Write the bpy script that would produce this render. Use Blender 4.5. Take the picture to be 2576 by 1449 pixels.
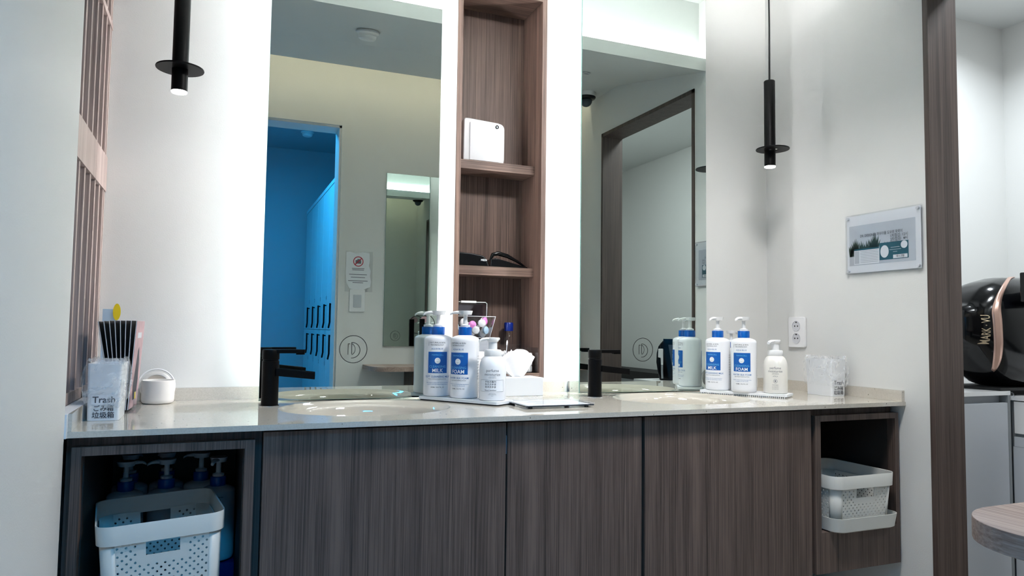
import bpy, bmesh, math, random
from mathutils import Vector, Matrix
random.seed(7)
S = bpy.context.scene
COL = S.collection
for _o in list(bpy.data.objects):
    bpy.data.objects.remove(_o)
Z0 = 0.85            # height of the stone worktop above the floor; z below is measured from the worktop
R = math.radians

# ------------------------------------------------------------------ camera
F_PX, YAW, PITCH, ROLL = 1816.24, 0.39066, 0.05754, 0.01301
cam = bpy.data.objects.new('camera', bpy.data.cameras.new('camera'))
COL.objects.link(cam)
_f = Vector((math.sin(YAW)*math.cos(PITCH), math.cos(YAW)*math.cos(PITCH), math.sin(PITCH)))
_r = Vector((math.cos(YAW), -math.sin(YAW), 0)); _u = _r.cross(_f)
_r2 = _r*math.cos(ROLL)+_u*math.sin(ROLL); _u2 = -_r*math.sin(ROLL)+_u*math.cos(ROLL)
_m = Matrix((_r2, _u2, -_f)).transposed().to_4x4()
_m.translation = Vector((-0.0502, -2.3258, 0.2174+Z0))
cam.matrix_world = _m
cam.data.sensor_width = 36; cam.data.lens = F_PX*36/2576
cam.data.clip_start = 0.02
S.camera = cam

# ------------------------------------------------------------------ world, exposure
W = bpy.data.worlds.new('world'); S.world = W; W.use_nodes = True
W.node_tree.nodes['Background'].inputs[0].default_value = (0.6, 0.65, 0.7, 1)
W.node_tree.nodes['Background'].inputs[1].default_value = 0.05
S.view_settings.view_transform = 'Standard'; S.view_settings.look = 'None'
S.view_settings.gamma = 1; S.view_settings.use_curve_mapping = False
S.view_settings.exposure = 0.62
S.cycles.max_bounces = 6; S.cycles.diffuse_bounces = 3; S.cycles.glossy_bounces = 4; S.cycles.transparent_max_bounces = 8
S.cycles.adaptive_threshold = 0.15
S.cycles.caustics_reflective = True; S.cycles.caustics_refractive = False

# strengths of the place's lamps and the added fill (W/m2 of the emitting strips, W for the lamps)
E_MIRROR = 33.0      # white strips behind the mirrors
E_COVE = 78.0        # white strip in the cove above the vanity
E_WARM = 9.0        # warm strip in the slot before the opposite wall
E_PENDANT = 40.0
P_BLUE = 25.0        # blue ceiling lamp of the locker corridor
P_FILL = 16.0        # unseen soffit panel added to brighten the bottle fronts
P_ROOM2 = 7.0       # downlight of the analysis room, also scales its two added fill lamps

def area(name, loc, size, power, color, target, spread=180):
    l = bpy.data.lights.new(name, 'AREA'); l.shape = 'RECTANGLE'
    l.size, l.size_y = size; l.energy = power; l.color = color; l.spread = R(spread)
    o = bpy.data.objects.new(name, l); COL.objects.link(o)
    o.location = (loc[0], loc[1], loc[2]+Z0)
    d = Vector(target)-Vector(loc)
    o.rotation_euler = d.to_track_quat('-Z', 'Y').to_euler()
    return o
area('locker_lamp', (0.06, -2.85, 1.77), (0.6, 0.5), P_BLUE, (0.025, 0.46, 1.0), (0.12, -2.75, 0))
area('soffit_fill', (1.17, -1.05, 1.512), (0.30, 0.30), P_FILL, (1.0, 0.99, 0.98), (0.95, -0.50, 0), 125)  # unseen fill lamp, added to brighten the vanity from the front
area('analysis_lamp_and_fill', (2.95, -0.5, 1.70), (0.16, 0.16), P_ROOM2, (0.86, 0.93, 1.0), (2.95, -0.45, 0), 150)
for _y in (-1.3, -2.5):
    area('analysis_lamp_and_fill', (2.45, _y, 1.70), (0.2, 0.2), P_ROOM2*1.1, (0.9, 0.96, 1.0), (2.6, _y, 0), 180)  # unseen fill lamps, added to brighten the room behind the portal

# ------------------------------------------------------------------ materials
def lin(c):
    o = []
    for v in c[:3]:
        v /= 255.0
        o.append(v/12.92 if v <= 0.04045 else ((v+0.055)/1.055)**2.4)
    return (*o, 1.0)
def base(name):
    m = bpy.data.materials.new(name); m.use_nodes = True
    return m, m.node_tree.nodes, m.node_tree.links, m.node_tree.nodes['Principled BSDF']
def mat(name, c, rough=0.5, metal=0.0, bump=0.0, bscale=200, var=0.0, vscale=3, **kw):
    m, N, L, p = base(name)
    p.inputs['Base Color'].default_value = lin(c)
    p.inputs['Roughness'].default_value = rough; p.inputs['Metallic'].default_value = metal
    for k, v in kw.items():
        p.inputs[k.replace('_', ' ')].default_value = v
    tc = N.new('ShaderNodeTexCoord')
    if var:
        n = N.new('ShaderNodeTexNoise'); n.inputs['Scale'].default_value = vscale
        L.new(tc.outputs['Object'], n.inputs['Vector'])
        r = N.new('ShaderNodeValToRGB'); L.new(n.outputs['Fac'], r.inputs[0])
        r.color_ramp.elements[0].position = 0.3; r.color_ramp.elements[1].position = 0.7
        r.color_ramp.elements[0].color = lin([x*(1-var) for x in c]); r.color_ramp.elements[1].color = lin([min(255, x*(1+var*0.5)) for x in c])
        L.new(r.outputs[0], p.inputs['Base Color'])
    if bump:
        n = N.new('ShaderNodeTexNoise'); n.inputs['Scale'].default_value = bscale; n.inputs['Detail'].default_value = 3
        L.new(tc.outputs['Object'], n.inputs['Vector'])
        b = N.new('ShaderNodeBump'); b.inputs['Strength'].default_value = bump; b.inputs['Distance'].default_value = 0.002
        L.new(n.outputs['Fac'], b.inputs['Height']); L.new(b.outputs[0], p.inputs['Normal'])
    return m
def wood(name, dark, light, axis=2, rough=0.5):
    m, N, L, p = base(name)
    tc = N.new('ShaderNodeTexCoord'); mp = N.new('ShaderNodeMapping')
    L.new(tc.outputs['Object'], mp.inputs[0])
    sc = [260.0]*3; sc[axis] = 2.6; mp.inputs['Scale'].default_value = sc
    n = N.new('ShaderNodeTexNoise'); n.inputs['Scale'].default_value = 1.0; n.inputs['Detail'].default_value = 4; n.inputs['Roughness'].default_value = 0.7
    L.new(mp.outputs[0], n.inputs['Vector'])
    mp2 = N.new('ShaderNodeMapping'); L.new(tc.outputs['Object'], mp2.inputs[0])
    sc = [26.0]*3; sc[axis] = 0.7; mp2.inputs['Scale'].default_value = sc
    n2 = N.new('ShaderNodeTexNoise'); n2.inputs['Scale'].default_value = 1.0; n2.inputs['Detail'].default_value = 2
    L.new(mp2.outputs[0], n2.inputs['Vector'])
    mx = N.new('ShaderNodeMix'); mx.data_type = 'FLOAT'; mx.inputs[0].default_value = 0.30
    L.new(n.outputs['Fac'], mx.inputs[2]); L.new(n2.outputs['Fac'], mx.inputs[3])
    r = N.new('ShaderNodeValToRGB'); L.new(mx.outputs[0], r.inputs[0])
    e = r.color_ramp.elements; e[0].position = 0.38; e[1].position = 0.60
    e[0].color = lin(dark); e[1].color = lin(light)
    L.new(r.outputs[0], p.inputs['Base Color'])
    p.inputs['Roughness'].default_value = rough
    b = N.new('ShaderNodeBump'); b.inputs['Strength'].default_value = 0.25; b.inputs['Distance'].default_value = 0.001
    L.new(n.outputs['Fac'], b.inputs['Height']); L.new(b.outputs[0], p.inputs['Normal'])
    return m
def stone(name):
    m, N, L, p = base(name)
    tc = N.new('ShaderNodeTexCoord')
    v = N.new('ShaderNodeTexVoronoi'); v.inputs['Scale'].default_value = 42; L.new(tc.outputs['Object'], v.inputs['Vector'])
    lt = N.new('ShaderNodeMath'); lt.operation = 'LESS_THAN'; lt.inputs[1].default_value = 0.075; L.new(v.outputs['Distance'], lt.inputs[0])
    n = N.new('ShaderNodeTexNoise'); n.inputs['Scale'].default_value = 300; L.new(tc.outputs['Object'], n.inputs['Vector'])
    r = N.new('ShaderNodeValToRGB'); L.new(n.outputs['Fac'], r.inputs[0])
    r.color_ramp.elements[0].position = 0.3; r.color_ramp.elements[1].position = 0.7
    r.color_ramp.elements[0].color = lin((198, 191, 178)); r.color_ramp.elements[1].color = lin((211, 205, 193))
    mx = N.new('ShaderNodeMix'); mx.data_type = 'RGBA'
    L.new(lt.outputs[0], mx.inputs[0]); L.new(r.outputs[0], mx.inputs[6]); mx.inputs[7].default_value = lin((120, 112, 100))
    L.new(mx.outputs[2], p.inputs['Base Color'])
    p.inputs['Roughness'].default_value = 0.004; p.inputs['IOR'].default_value = 2.25
    return m
def emit(name, c, s):
    m, N, L, p = base(name); N.remove(p)
    e = N.new('ShaderNodeEmission'); e.inputs[0].default_value = (*c, 1); e.inputs[1].default_value = s
    L.new(e.outputs[0], N['Material Output'].inputs[0]); return m
def clear(name, tint=(0.985, 0.99, 0.995), gloss=0.12, rough=0.03):
    """clear acrylic sheet: see-through with a reflection that grows at grazing angles"""
    m, N, L, p = base(name); N.remove(p)
    t = N.new('ShaderNodeBsdfTransparent'); t.inputs[0].default_value = (*tint, 1)
    g = N.new('ShaderNodeBsdfGlossy'); g.inputs['Roughness'].default_value = rough; g.inputs[0].default_value = (0.9, 0.92, 0.95, 1)
    lw = N.new('ShaderNodeLayerWeight'); lw.inputs[0].default_value = 0.25
    ad = N.new('ShaderNodeMath'); ad.operation = 'ADD'; ad.inputs[1].default_value = gloss*0.15; ad.use_clamp = True
    ml = N.new('ShaderNodeMath'); ml.operation = 'MULTIPLY'; ml.inputs[1].default_value = 0.3
    L.new(lw.outputs['Fresnel'], ml.inputs[0]); L.new(ml.outputs[0], ad.inputs[0])
    mx = N.new('ShaderNodeMixShader'); L.new(ad.outputs[0], mx.inputs[0]); L.new(t.outputs[0], mx.inputs[1]); L.new(g.outputs[0], mx.inputs[2])
    L.new(mx.outputs[0], N['Material Output'].inputs[0]); return m
def film(name, a=0.3):
    """thin crinkled plastic bag: see-through, milky at the creases"""
    m, N, L, p = base(name); N.remove(p)
    tc = N.new('ShaderNodeTexCoord'); n = N.new('ShaderNodeTexNoise'); n.inputs['Scale'].default_value = 20; n.inputs['Detail'].default_value = 4
    n.inputs['Distortion'].default_value = 2.2
    L.new(tc.outputs['Object'], n.inputs['Vector'])
    r = N.new('ShaderNodeMapRange'); r.inputs[1].default_value = 0.44; r.inputs[2].default_value = 0.74; r.inputs[3].default_value = a*0.25; r.inputs[4].default_value = min(1, a*1.6)
    L.new(n.outputs['Fac'], r.inputs[0])
    b = N.new('ShaderNodeBump'); b.inputs['Strength'].default_value = 0.10; b.inputs['Distance'].default_value = 0.004
    L.new(n.outputs['Fac'], b.inputs['Height'])
    d = N.new('ShaderNodeBsdfDiffuse'); d.inputs[0].default_value = lin((250, 251, 253)); t = N.new('ShaderNodeBsdfTranslucent'); t.inputs[0].default_value = lin((250, 251, 253))
    g = N.new('ShaderNodeBsdfGlossy'); g.inputs['Roughness'].default_value = 0.25
    L.new(b.outputs[0], g.inputs['Normal'])
    m1 = N.new('ShaderNodeMixShader'); m1.inputs[0].default_value = 0.15; L.new(d.outputs[0], m1.inputs[1]); L.new(t.outputs[0], m1.inputs[2])
    m2 = N.new('ShaderNodeMixShader'); m2.inputs[0].default_value = 0.07; L.new(m1.outputs[0], m2.inputs[1]); L.new(g.outputs[0], m2.inputs[2])
    tr = N.new('ShaderNodeBsdfTransparent'); m3 = N.new('ShaderNodeMixShader'); L.new(r.outputs[0], m3.inputs[0]); L.new(tr.outputs[0], m3.inputs[1]); L.new(m2.outputs[0], m3.inputs[2])
    L.new(m3.outputs[0], N['Material Output'].inputs[0]); return m
M = dict(
    wall=mat('wall_paint', (226, 226, 223), 0.55, bump=0.12, bscale=260),
    corr=mat('corridor_paint', (168, 176, 184), 0.6),
    ceil=mat('ceiling_paint', (222, 224, 222), 0.7, bump=0.05),
    floor=mat('floor_tile', (172, 168, 160), 0.35, var=0.06),
    wood=wood('wood_vertical_grain', (56, 45, 41), (110, 93, 85)),
    woodx=wood('wood_horizontal_grain', (62, 51, 46), (118, 101, 92), 0),
    woody=wood('wood_depth_grain', (128, 104, 94), (180, 157, 145), 1),
    wooddark=wood('wood_portal', (56, 45, 41), (94, 79, 73)),
    woodn=wood('wood_niche', (66, 49, 42), (126, 101, 89)),
    woodnx=wood('wood_niche_horizontal', (70, 52, 45), (130, 106, 94), 0),
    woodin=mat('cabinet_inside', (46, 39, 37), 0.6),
    lattice=wood('lattice_wood', (160, 138, 130), (206, 188, 180)),
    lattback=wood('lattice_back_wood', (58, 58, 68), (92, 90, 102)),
    stone=stone('engineered_stone'),
    basin=mat('basin_gloss', (192, 185, 171), 0.01, IOR=1.9),
    mirror=mat('mirror_glass', (219, 229, 225), 0.0, 1.0),
    edge=mat('glass_edge', (120, 170, 160), 0.1),
    blk=mat('black_metal', (4, 4, 5), 0.42, Specular_IOR_Level=0.13),
    blkgloss=mat('black_gloss_plastic', (5, 6, 9), 0.14, Specular_IOR_Level=0.4),
    blkmat=mat('black_rubber', (12, 12, 13), 0.6),
    logo=mat('logo_black', (10, 10, 10), 0.5),
    white=mat('white_plastic', (236, 236, 236), 0.28),
    bottle=mat('bottle_plastic', (240, 241, 244), 0.2, Subsurface_Weight=0.0),
    cream=mat('cream_plastic', (236, 233, 226), 0.3),
    matwhite=mat('white_board', (232, 234, 236), 0.4),
    paper=mat('paper', (236, 238, 242), 0.6),
    tissue=mat('tissue_paper', (230, 229, 228), 0.8, bump=0.2, bscale=90),
    basket=mat('basket_plastic', (214, 214, 208), 0.42),
    blue=mat('bottle_blue', (0, 86, 172), 0.25),
    bluelab=mat('label_blue', (0, 92, 176), 0.4),
    bluetxt=mat('text_blue', (52, 110, 170), 0.5),
    lbluetxt=mat('text_light_blue', (110, 190, 235), 0.5),
    whitetxt=mat('text_white', (244, 246, 248), 0.5),
    greytxt=mat('text_grey', (110, 112, 120), 0.5),
    darktxt=mat('text_dark', (38, 42, 54), 0.5),
    led=emit('led_white', (1.0, 0.965, 1.0), E_MIRROR),
    cove=emit('led_cove', (1.0, 0.99, 0.995), E_COVE),
    warm=emit('led_warm', (1.0, 0.86, 0.62), E_WARM),
    pend=emit('pendant_diffuser', (1.0, 0.98, 0.95), E_PENDANT),
    acr=clear('acrylic'),
    acrs=clear('acrylic_smoked', (0.62, 0.58, 0.62), 0.2),
    acrb=clear('acrylic_blue_lit', (0.55, 0.78, 0.98), 0.2),  # clear acrylic, the corridor's blue light put into the tint
    bag=film('bag_film', 0.31),
    yellow=mat('yellow_tag', (240, 214, 40), 0.4),
    grey=mat('grey_plastic', (150, 154, 160), 0.4),
    lgrey=mat('light_grey_board', (196, 200, 206), 0.4),
    greyedge=mat('grey_edge', (146, 150, 152), 0.4),
    chrome=mat('chrome', (210, 212, 214), 0.12, 1.0),
    gold=mat('rose_gold', (214, 176, 160), 0.28, 0.7),
    goldtxt=mat('gold_text', (210, 190, 160), 0.35, 0.6),
    pink=mat('pink_plastic', (226, 130, 205), 0.35),
    lens=mat('lens_case_blue', (176, 206, 226), 0.35),
    teal=mat('print_teal', (24, 92, 108), 0.5),
    print=mat('print_grey_sky', (200, 206, 214), 0.5, var=0.04),
    plant=mat('print_plant', (44, 70, 58), 0.6),
    plantl=mat('print_plant_light', (120, 140, 116), 0.6),
    red=mat('print_red', (190, 40, 60), 0.5),
    capblue=mat('cap_blue', (10, 40, 130), 0.3),
    locker=mat('locker_board', (224, 228, 232), 0.35),
    brown=mat('lid_inset_felt', (196, 186, 172), 0.7),  # darker tan disc set into the pot lids
    skinpink=mat('brochure_print', (206, 168, 172), 0.45, var=0.15, vscale=18),
    sock=mat('socket_white', (205, 206, 210), 0.3),
    screen=mat('screen_glass', (70, 78, 86), 0.12),
    darkglass=mat('dark_cabinet_glass', (20, 34, 46), 0.08),
)

# ------------------------------------------------------------------ mesh helpers
class MB:
    def __init__(s): s.v = []; s.f = []
    def add(s, vs, fs):
        o = len(s.v); s.v += [tuple(v) for v in vs]; s.f += [tuple(i+o for i in f) for f in fs]; return s
    def box(s, x0, x1, y0, y1, z0, z1):
        vs = [(x, y, z) for z in (z0, z1) for y in (y0, y1) for x in (x0, x1)]
        return s.add(vs, [(0, 2, 3, 1), (4, 5, 7, 6), (0, 1, 5, 4), (2, 6, 7, 3), (0, 4, 6, 2), (1, 3, 7, 5)])
    def quad(s, a, b, c, d): return s.add([a, b, c, d], [(0, 1, 2, 3)])
    def loft(s, rings, cap0=True, cap1=True, close=True):
        n = len(rings[0]); vs = [p for r in rings for p in r]; fs = []
        for k in range(len(rings)-1):
            for i in range(n if close else n-1):
                j = (i+1) % n; fs.append((k*n+i, k*n+j, (k+1)*n+j, (k+1)*n+i))
        if cap0: fs.append(tuple(range(n-1, -1, -1)))
        if cap1: fs.append(tuple(range((len(rings)-1)*n, len(rings)*n)))
        return s.add(vs, fs)
    def lathe(s, prof, n=32, cx=0, cy=0, sx=1, sy=1, cap0=True, cap1=True):
        rings = [[(cx+r*sx*math.cos(2*math.pi*i/n), cy+r*sy*math.sin(2*math.pi*i/n), z) for i in range(n)] for r, z in prof]
        return s.loft(rings, cap0, cap1)
    def cyl(s, c, r, h, axis=2, n=24, r1=None):
        r1 = r if r1 is None else r1; a, b = [(1, 2), (2, 0), (0, 1)][axis]; rings = []
        for rr, t in ((r, 0), (r1, h)):
            ring = []
            for i in range(n):
                p = list(c); p[axis] += t; p[a] += rr*math.cos(2*math.pi*i/n); p[b] += rr*math.sin(2*math.pi*i/n); ring.append(tuple(p))
            rings.append(ring)
        return s.loft(rings)
    def tube(s, pts, r, n=8, cap=True):
        pts = [Vector(p) for p in pts]; rings = []; up = None
        rs = r if isinstance(r, (list, tuple)) else [r]*len(pts)
        for i, p in enumerate(pts):
            t = (pts[min(i+1, len(pts)-1)]-pts[max(i-1, 0)]).normalized()
            if up is None:
                up = Vector((0, 0, 1)) if abs(t.z) < 0.9 else Vector((1, 0, 0))
            a = t.cross(up).normalized(); up = a.cross(t).normalized()
            rings.append([tuple(p+a*rs[i]*math.cos(2*math.pi*k/n)+up*rs[i]*math.sin(2*math.pi*k/n)) for k in range(n)])
        return s.loft(rings, cap, cap)
    def prism(s, poly, lo, hi, plane='xy'):
        def P(a, b, t): return {'xy': (a, b, t), 'xz': (a, t, b), 'yz': (t, a, b)}[plane]
        return s.loft([[P(a, b, lo) for a, b in poly], [P(a, b, hi) for a, b in poly]])
    def grid(s, fn, nu, nv):
        vs = [fn(i/nu, j/nv) for j in range(nv+1) for i in range(nu+1)]
        return s.add(vs, [(j*(nu+1)+i, j*(nu+1)+i+1, (j+1)*(nu+1)+i+1, (j+1)*(nu+1)+i) for j in range(nv) for i in range(nu)])
    def xf(s, fn): s.v = [tuple(fn(Vector(v))) for v in s.v]; return s
    def build(s, name, m, parent=None, smooth=None, bevel=0, solid=0, fix=True, local=False, subsurf=0):
        b = (0, 0, 0) if (parent is None or local) else BASE.get(parent.name, (0, 0, 0))
        me = bpy.data.meshes.new(name)
        me.from_pydata([(v[0]-b[0], v[1]-b[1], v[2]-b[2]) for v in s.v], [], s.f); me.update()
        if fix:
            bm = bmesh.new(); bm.from_mesh(me); bmesh.ops.recalc_face_normals(bm, faces=bm.faces[:]); bm.to_mesh(me); bm.free()
        me.materials.append(M[m] if isinstance(m, str) else m)
        o = bpy.data.objects.new(name, me); COL.objects.link(o)
        if parent: o.parent = parent; BASE[o.name] = b
        else: o.location.z = Z0
        if smooth is not None:
            me.shade_smooth()
            if smooth < 180: me.set_sharp_from_angle(angle=R(smooth))
        if solid:
            k = o.modifiers.new('thickness', 'SOLIDIFY'); k.thickness = solid; k.offset = 0
        if bevel:
            k = o.modifiers.new('bevel', 'BEVEL'); k.width = bevel; k.segments = 2; k.limit_method = 'ANGLE'; k.angle_limit = R(40)
        if subsurf:
            k = o.modifiers.new('smooth', 'SUBSURF'); k.levels = k.render_levels = subsurf
        return o
BASE = {}
def bx(name, m, parent, *a, bevel=0.0): return MB().box(*a).build(name, m, parent, bevel=bevel)
def tag(o, label=None, cat=None, group=None, kind=None):
    if label: o['label'] = label
    if cat: o['category'] = cat
    if group: o['group'] = group
    if kind: o['kind'] = kind
    return o
def thing(name, label, cat, loc=(0, 0, 0), rz=0, group=None):
    o = bpy.data.objects.new(name, None); COL.objects.link(o); o.empty_display_size = 0.05
    o.location = (loc[0], loc[1], loc[2]+Z0); o.rotation_euler.z = R(rz)
    BASE[o.name] = tuple(loc); return tag(o, label, cat, group)
def struct(name, mb, m): return tag(mb.build(name, m), kind='structure')
def dup(o, parent=None):
    c = o.copy(); COL.objects.link(c); c.parent = parent
    for ch in list(o.children): dup(ch, c)
    return c
def rrect(w, h, r, n=5, cx=0, cy=0):
    out = []
    for qx, qy, a0 in ((1, 1, 0), (-1, 1, 90), (-1, -1, 180), (1, -1, 270)):
        for k in range(n+1):
            a = R(a0+90*k/n); out.append((cx+qx*(w/2-r)+r*math.cos(a), cy+qy*(h/2-r)+r*math.sin(a)))
    return out
_tc = {}
def glyphs(s, size, bold=0.0):
    k = (s, size, bold)
    if k not in _tc:
        cu = bpy.data.curves.new('t', 'FONT'); cu.body = s; cu.size = size; cu.align_x = 'CENTER'; cu.align_y = 'CENTER'
        cu.resolution_u = 2; cu.offset = bold*size
        o = bpy.data.objects.new('t', cu); COL.objects.link(o)
        dg = bpy.context.evaluated_depsgraph_get(); me = bpy.data.meshes.new_from_object(o.evaluated_get(dg))
        _tc[k] = ([tuple(v.co) for v in me.vertices], [tuple(p.vertices) for p in me.polygons])
        bpy.data.objects.remove(o); bpy.data.curves.remove(cu); bpy.data.meshes.remove(me)
    return _tc[k]
def text(mb, s, size, org, ux, uy, dx=0, dy=0, bold=0.0, sx=1.0):
    """flat lettering centred at org+(dx,dy), ux/uy the reading and up directions"""
    v, f = glyphs(s, size, bold); O, X, Y = Vector(org), Vector(ux), Vector(uy)
    mb.add([O+X*(dx+a[0]*sx)+Y*(dy+a[1]) for a in v], f)
def ctext(mb, s, size, r, z, ang=0.0, bold=0.0, sx=1.0):
    """lettering wrapped round a cylinder, facing -Y"""
    v, f = glyphs(s, size, bold)
    mb.add([(r*math.sin(a[0]*sx/r+ang), -r*math.cos(a[0]*sx/r+ang), z+a[1]) for a in v], f)
def disc(mb, org, ux, uy, r0, r1, n=28, a0=0, a1=360, dx=0, dy=0, ex=1.0):
    O, X, Y = Vector(org), Vector(ux), Vector(uy); rings = []
    full = abs(a1-a0) >= 360
    for r in (r0, r1):
        rings.append([O+X*(dx+ex*r*math.cos(R(a0+(a1-a0)*i/n)))+Y*(dy+r*math.sin(R(a0+(a1-a0)*i/n))) for i in range(n if full else n+1)])
    if r0 <= 1e-6:
        mb.add(rings[1]+([O+X*dx+Y*dy] if not full else []), [tuple(range(len(rings[1])+(0 if full else 1)))])
    else: mb.loft(rings, False, False, full)
def rect(mb, org, ux, uy, x0, x1, y0, y1):
    O, X, Y = Vector(org), Vector(ux), Vector(uy)
    mb.quad(O+X*x0+Y*y0, O+X*x1+Y*y0, O+X*x1+Y*y1, O+X*x0+Y*y1)
def poly(mb, org, ux, uy, pts):
    O, X, Y = Vector(org), Vector(ux), Vector(uy); mb.add([O+X*a+Y*b for a, b in pts], [tuple(range(len(pts)))])

# ------------------------------------------------------------------ the room
FL = -Z0
XL, XR, YO = -0.347, 2.035, -2.03     # left recess wall, right wall, opposite wall
YM = -0.122                           # mirror plane
ML, MR, RL, RR = 0.077, 0.6005, 1.1122, 1.6390
struct('floor', MB().box(-0.7, 3.8, -4.8, 0.3, FL-0.1, FL), 'floor')
wb = MB().box(XL-0.2, 0.6936, 0, 0.22, FL, 1.78).box(1.033, XR+0.12, 0, 0.22, FL, 1.78).box(0.6936, 1.033, 0, 0.22, FL, 0.048).box(0.6936, 1.033, 0, 0.22, 1.425, 1.78).box(0.6936, 1.033, 0.196, 0.22, 0.048, 1.425)
struct('wall_back', wb, 'wall')
# left wall: near face proud of the recess that holds the wooden screen
struct('wall_left', MB().box(-0.52, -0.3185, YO, -0.644, FL, 1.95).box(-0.52, XL, -0.644, 0, FL, 0.03).box(-0.52, XL, -0.644, 0, 1.5, 1.95).box(-0.52, -0.47, -0.644, 0, 0.03, 1.5), 'wall')
struct('trim_1', MB().box(-0.345, -0.315, -0.644, -0.012, -0.012, 0.036), 'matwhite')
PO0, PO1, PT = -0.722, -1.610, 1.377   # portal outline in the right wall
struct('wall_right', MB().box(XR, XR+0.12, PO0, 0, FL, 1.95).box(XR, XR+0.12, YO-0.14, PO1, FL, 1.95).box(XR, XR+0.12, PO1, PO0, PT, 1.95), 'wall')
cas = MB().box(XR-0.006, XR+0.126, PO0-0.018, PO0, FL, PT).box(XR-0.006, XR+0.126, PO1, PO1+0.018, FL, PT).box(XR-0.006, XR+0.126, PO1, PO0, PT-0.02, PT)
struct('door_1', cas, 'wooddark')
# opposite wall with the doorway the picture is taken from
DX0, DX1, DT = -0.30, 0.585, 1.360
struct('wall_opposite', MB().box(-0.52, DX0, YO-0.14, YO, FL, 1.95).box(DX1, XR+0.12, YO-0.14, YO, FL, 1.95).box(DX0, DX1, YO-0.14, YO, DT, 1.95), 'wall')
dc = MB()
for y0, y1 in ((YO, YO+0.012), (YO-0.152, YO-0.14)):
    dc.box(DX1, DX1+0.028, y0, y1, FL, DT+0.028).box(DX0-0.028, DX0, y0, y1, FL, DT+0.028).box(DX0, DX1, y0, y1, DT, DT+0.028)
dc.box(DX1-0.012, DX1, YO-0.14, YO, FL, DT).box(DX0, DX0+0.012, YO-0.14, YO, FL, DT).box(DX0, DX1, YO-0.14, YO, DT-0.012, DT)
struct('door_2', dc, 'wall')
# ceilings: high over the vanity, a rising soffit, a lit slot before the opposite wall
struct('ceiling', MB().box(-0.6, XR+0.12, -0.689, 0.22, 1.78, 1.88), 'ceil')
sof = MB()
prof = [(-0.635, 1.433), (-0.635, 1.492), (-0.689, 1.492), (-0.689, 1.80), (-1.762, 1.80), (-1.762, 1.615), (-1.437, 1.615)]
sof.loft([[(x, y, z) for y, z in prof] for x in (-0.6, XR+0.12)])
struct('ceiling_soffit', sof, 'ceil')
struct('ceiling_slot', MB().box(-0.6, XR+0.12, YO-0.14, -1.762, 1.90, 1.95), 'ceil')
tag(bx('cove_light', 'cove', None, -0.34, XR-0.01, -0.670, -0.658, 1.492, 1.500), 'white light strip lying in the cove above the vanity', 'light strip')
tag(bx('slot_light', 'warm', None, -0.30, XR-0.01, -1.774, -1.762, 1.66, 1.672), 'warm light strip in the ceiling slot before the opposite wall', 'light strip')
# locker corridor behind the camera
struct('wall_corridor', MB().box(-0.60, -0.50, -4.66, YO-0.14, FL, 1.82).box(-0.6, 1.3, -4.66, -4.56, FL, 1.82).box(1.2, 1.3, -4.56, YO-0.14, FL, 1.82), 'corr')
struct('ceiling_corridor', MB().box(-0.6, 1.3, -4.66, YO-0.14, 1.80, 1.88), 'corr')
# analysis room behind the portal
struct('wall_analysis', MB().box(XR+0.12, 3.65, 0, 0.12, FL, 1.74).box(3.525, 3.65, -4.0, 0, FL, 1.74).box(XR+0.12, 3.65, -4.12, -4.0, FL, 1.74).box(XR+0.12, XR+0.2, -4.0, YO-0.14, FL, 1.74), 'wall')
struct('ceiling_analysis', MB().box(XR+0.12, 3.65, -4.12, 0.12, 1.74, 1.80), 'ceil')
for x, y, w_ in ((2.95, -0.5, 'over the black analyzer'), (2.45, -1.3, 'added unseen before the portal as fill'), (2.45, -2.5, 'added unseen at the far end as fill')):  # first one lights the back wall, other two are added fill
    d = thing('downlight', 'round recessed downlight in the side room ceiling, '+w_, 'downlight', (x, y, 1.70), group='downlights of the side room')
    MB().lathe([(0.045, 1.74), (0.06, 1.74), (0.06, 1.732), (0.045, 1.732)], 28, x, y, cap0=False, cap1=False).build('ring', 'white', d, 40)

d = thing('added_panel_light', 'added square fill light panel in the sloping ceiling before the vanity', 'ceiling light', (1.17, -1.05, 1.532)); d.rotation_euler.x = R(-12.8)
for a in ((-0.17, 0.17, -0.17, -0.155), (-0.17, 0.17, 0.155, 0.17), (-0.17, -0.155, -0.155, 0.155), (0.155, 0.17, -0.155, 0.155)): MB().box(*a, -0.006, -0.0005).build('frame', 'white', d, local=True)  # frame of the added soffit fill panel
# ------------------------------------------------------------------ wooden lattice screen in the left recess
lt = thing('lattice_screen', 'light wooden lattice screen of upright slats in the left wall', 'screen', (-0.36, -0.32, 0.036))
LX0, LX1 = -0.392, -0.347
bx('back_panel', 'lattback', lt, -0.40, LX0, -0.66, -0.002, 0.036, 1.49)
for z0, z1 in ((0.036, 0.062), (0.594, 0.692), (1.062, 1.080), (1.44, 1.49)):
    bx('rail', 'lattice', lt, LX0, LX1+(0.001 if z1-z0 > 0.05 else 0), -0.66, -0.002, z0, z1)
for y in (-0.645, -0.57, -0.494, -0.418, -0.341, -0.260, -0.182, -0.105, -0.035, -0.008):
    bx('slat', 'lattice', lt, LX0+0.001, LX1-0.002, y-0.0085, y+0.0085 if y < -0.01 else -0.002, 0.06, 1.46)

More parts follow.
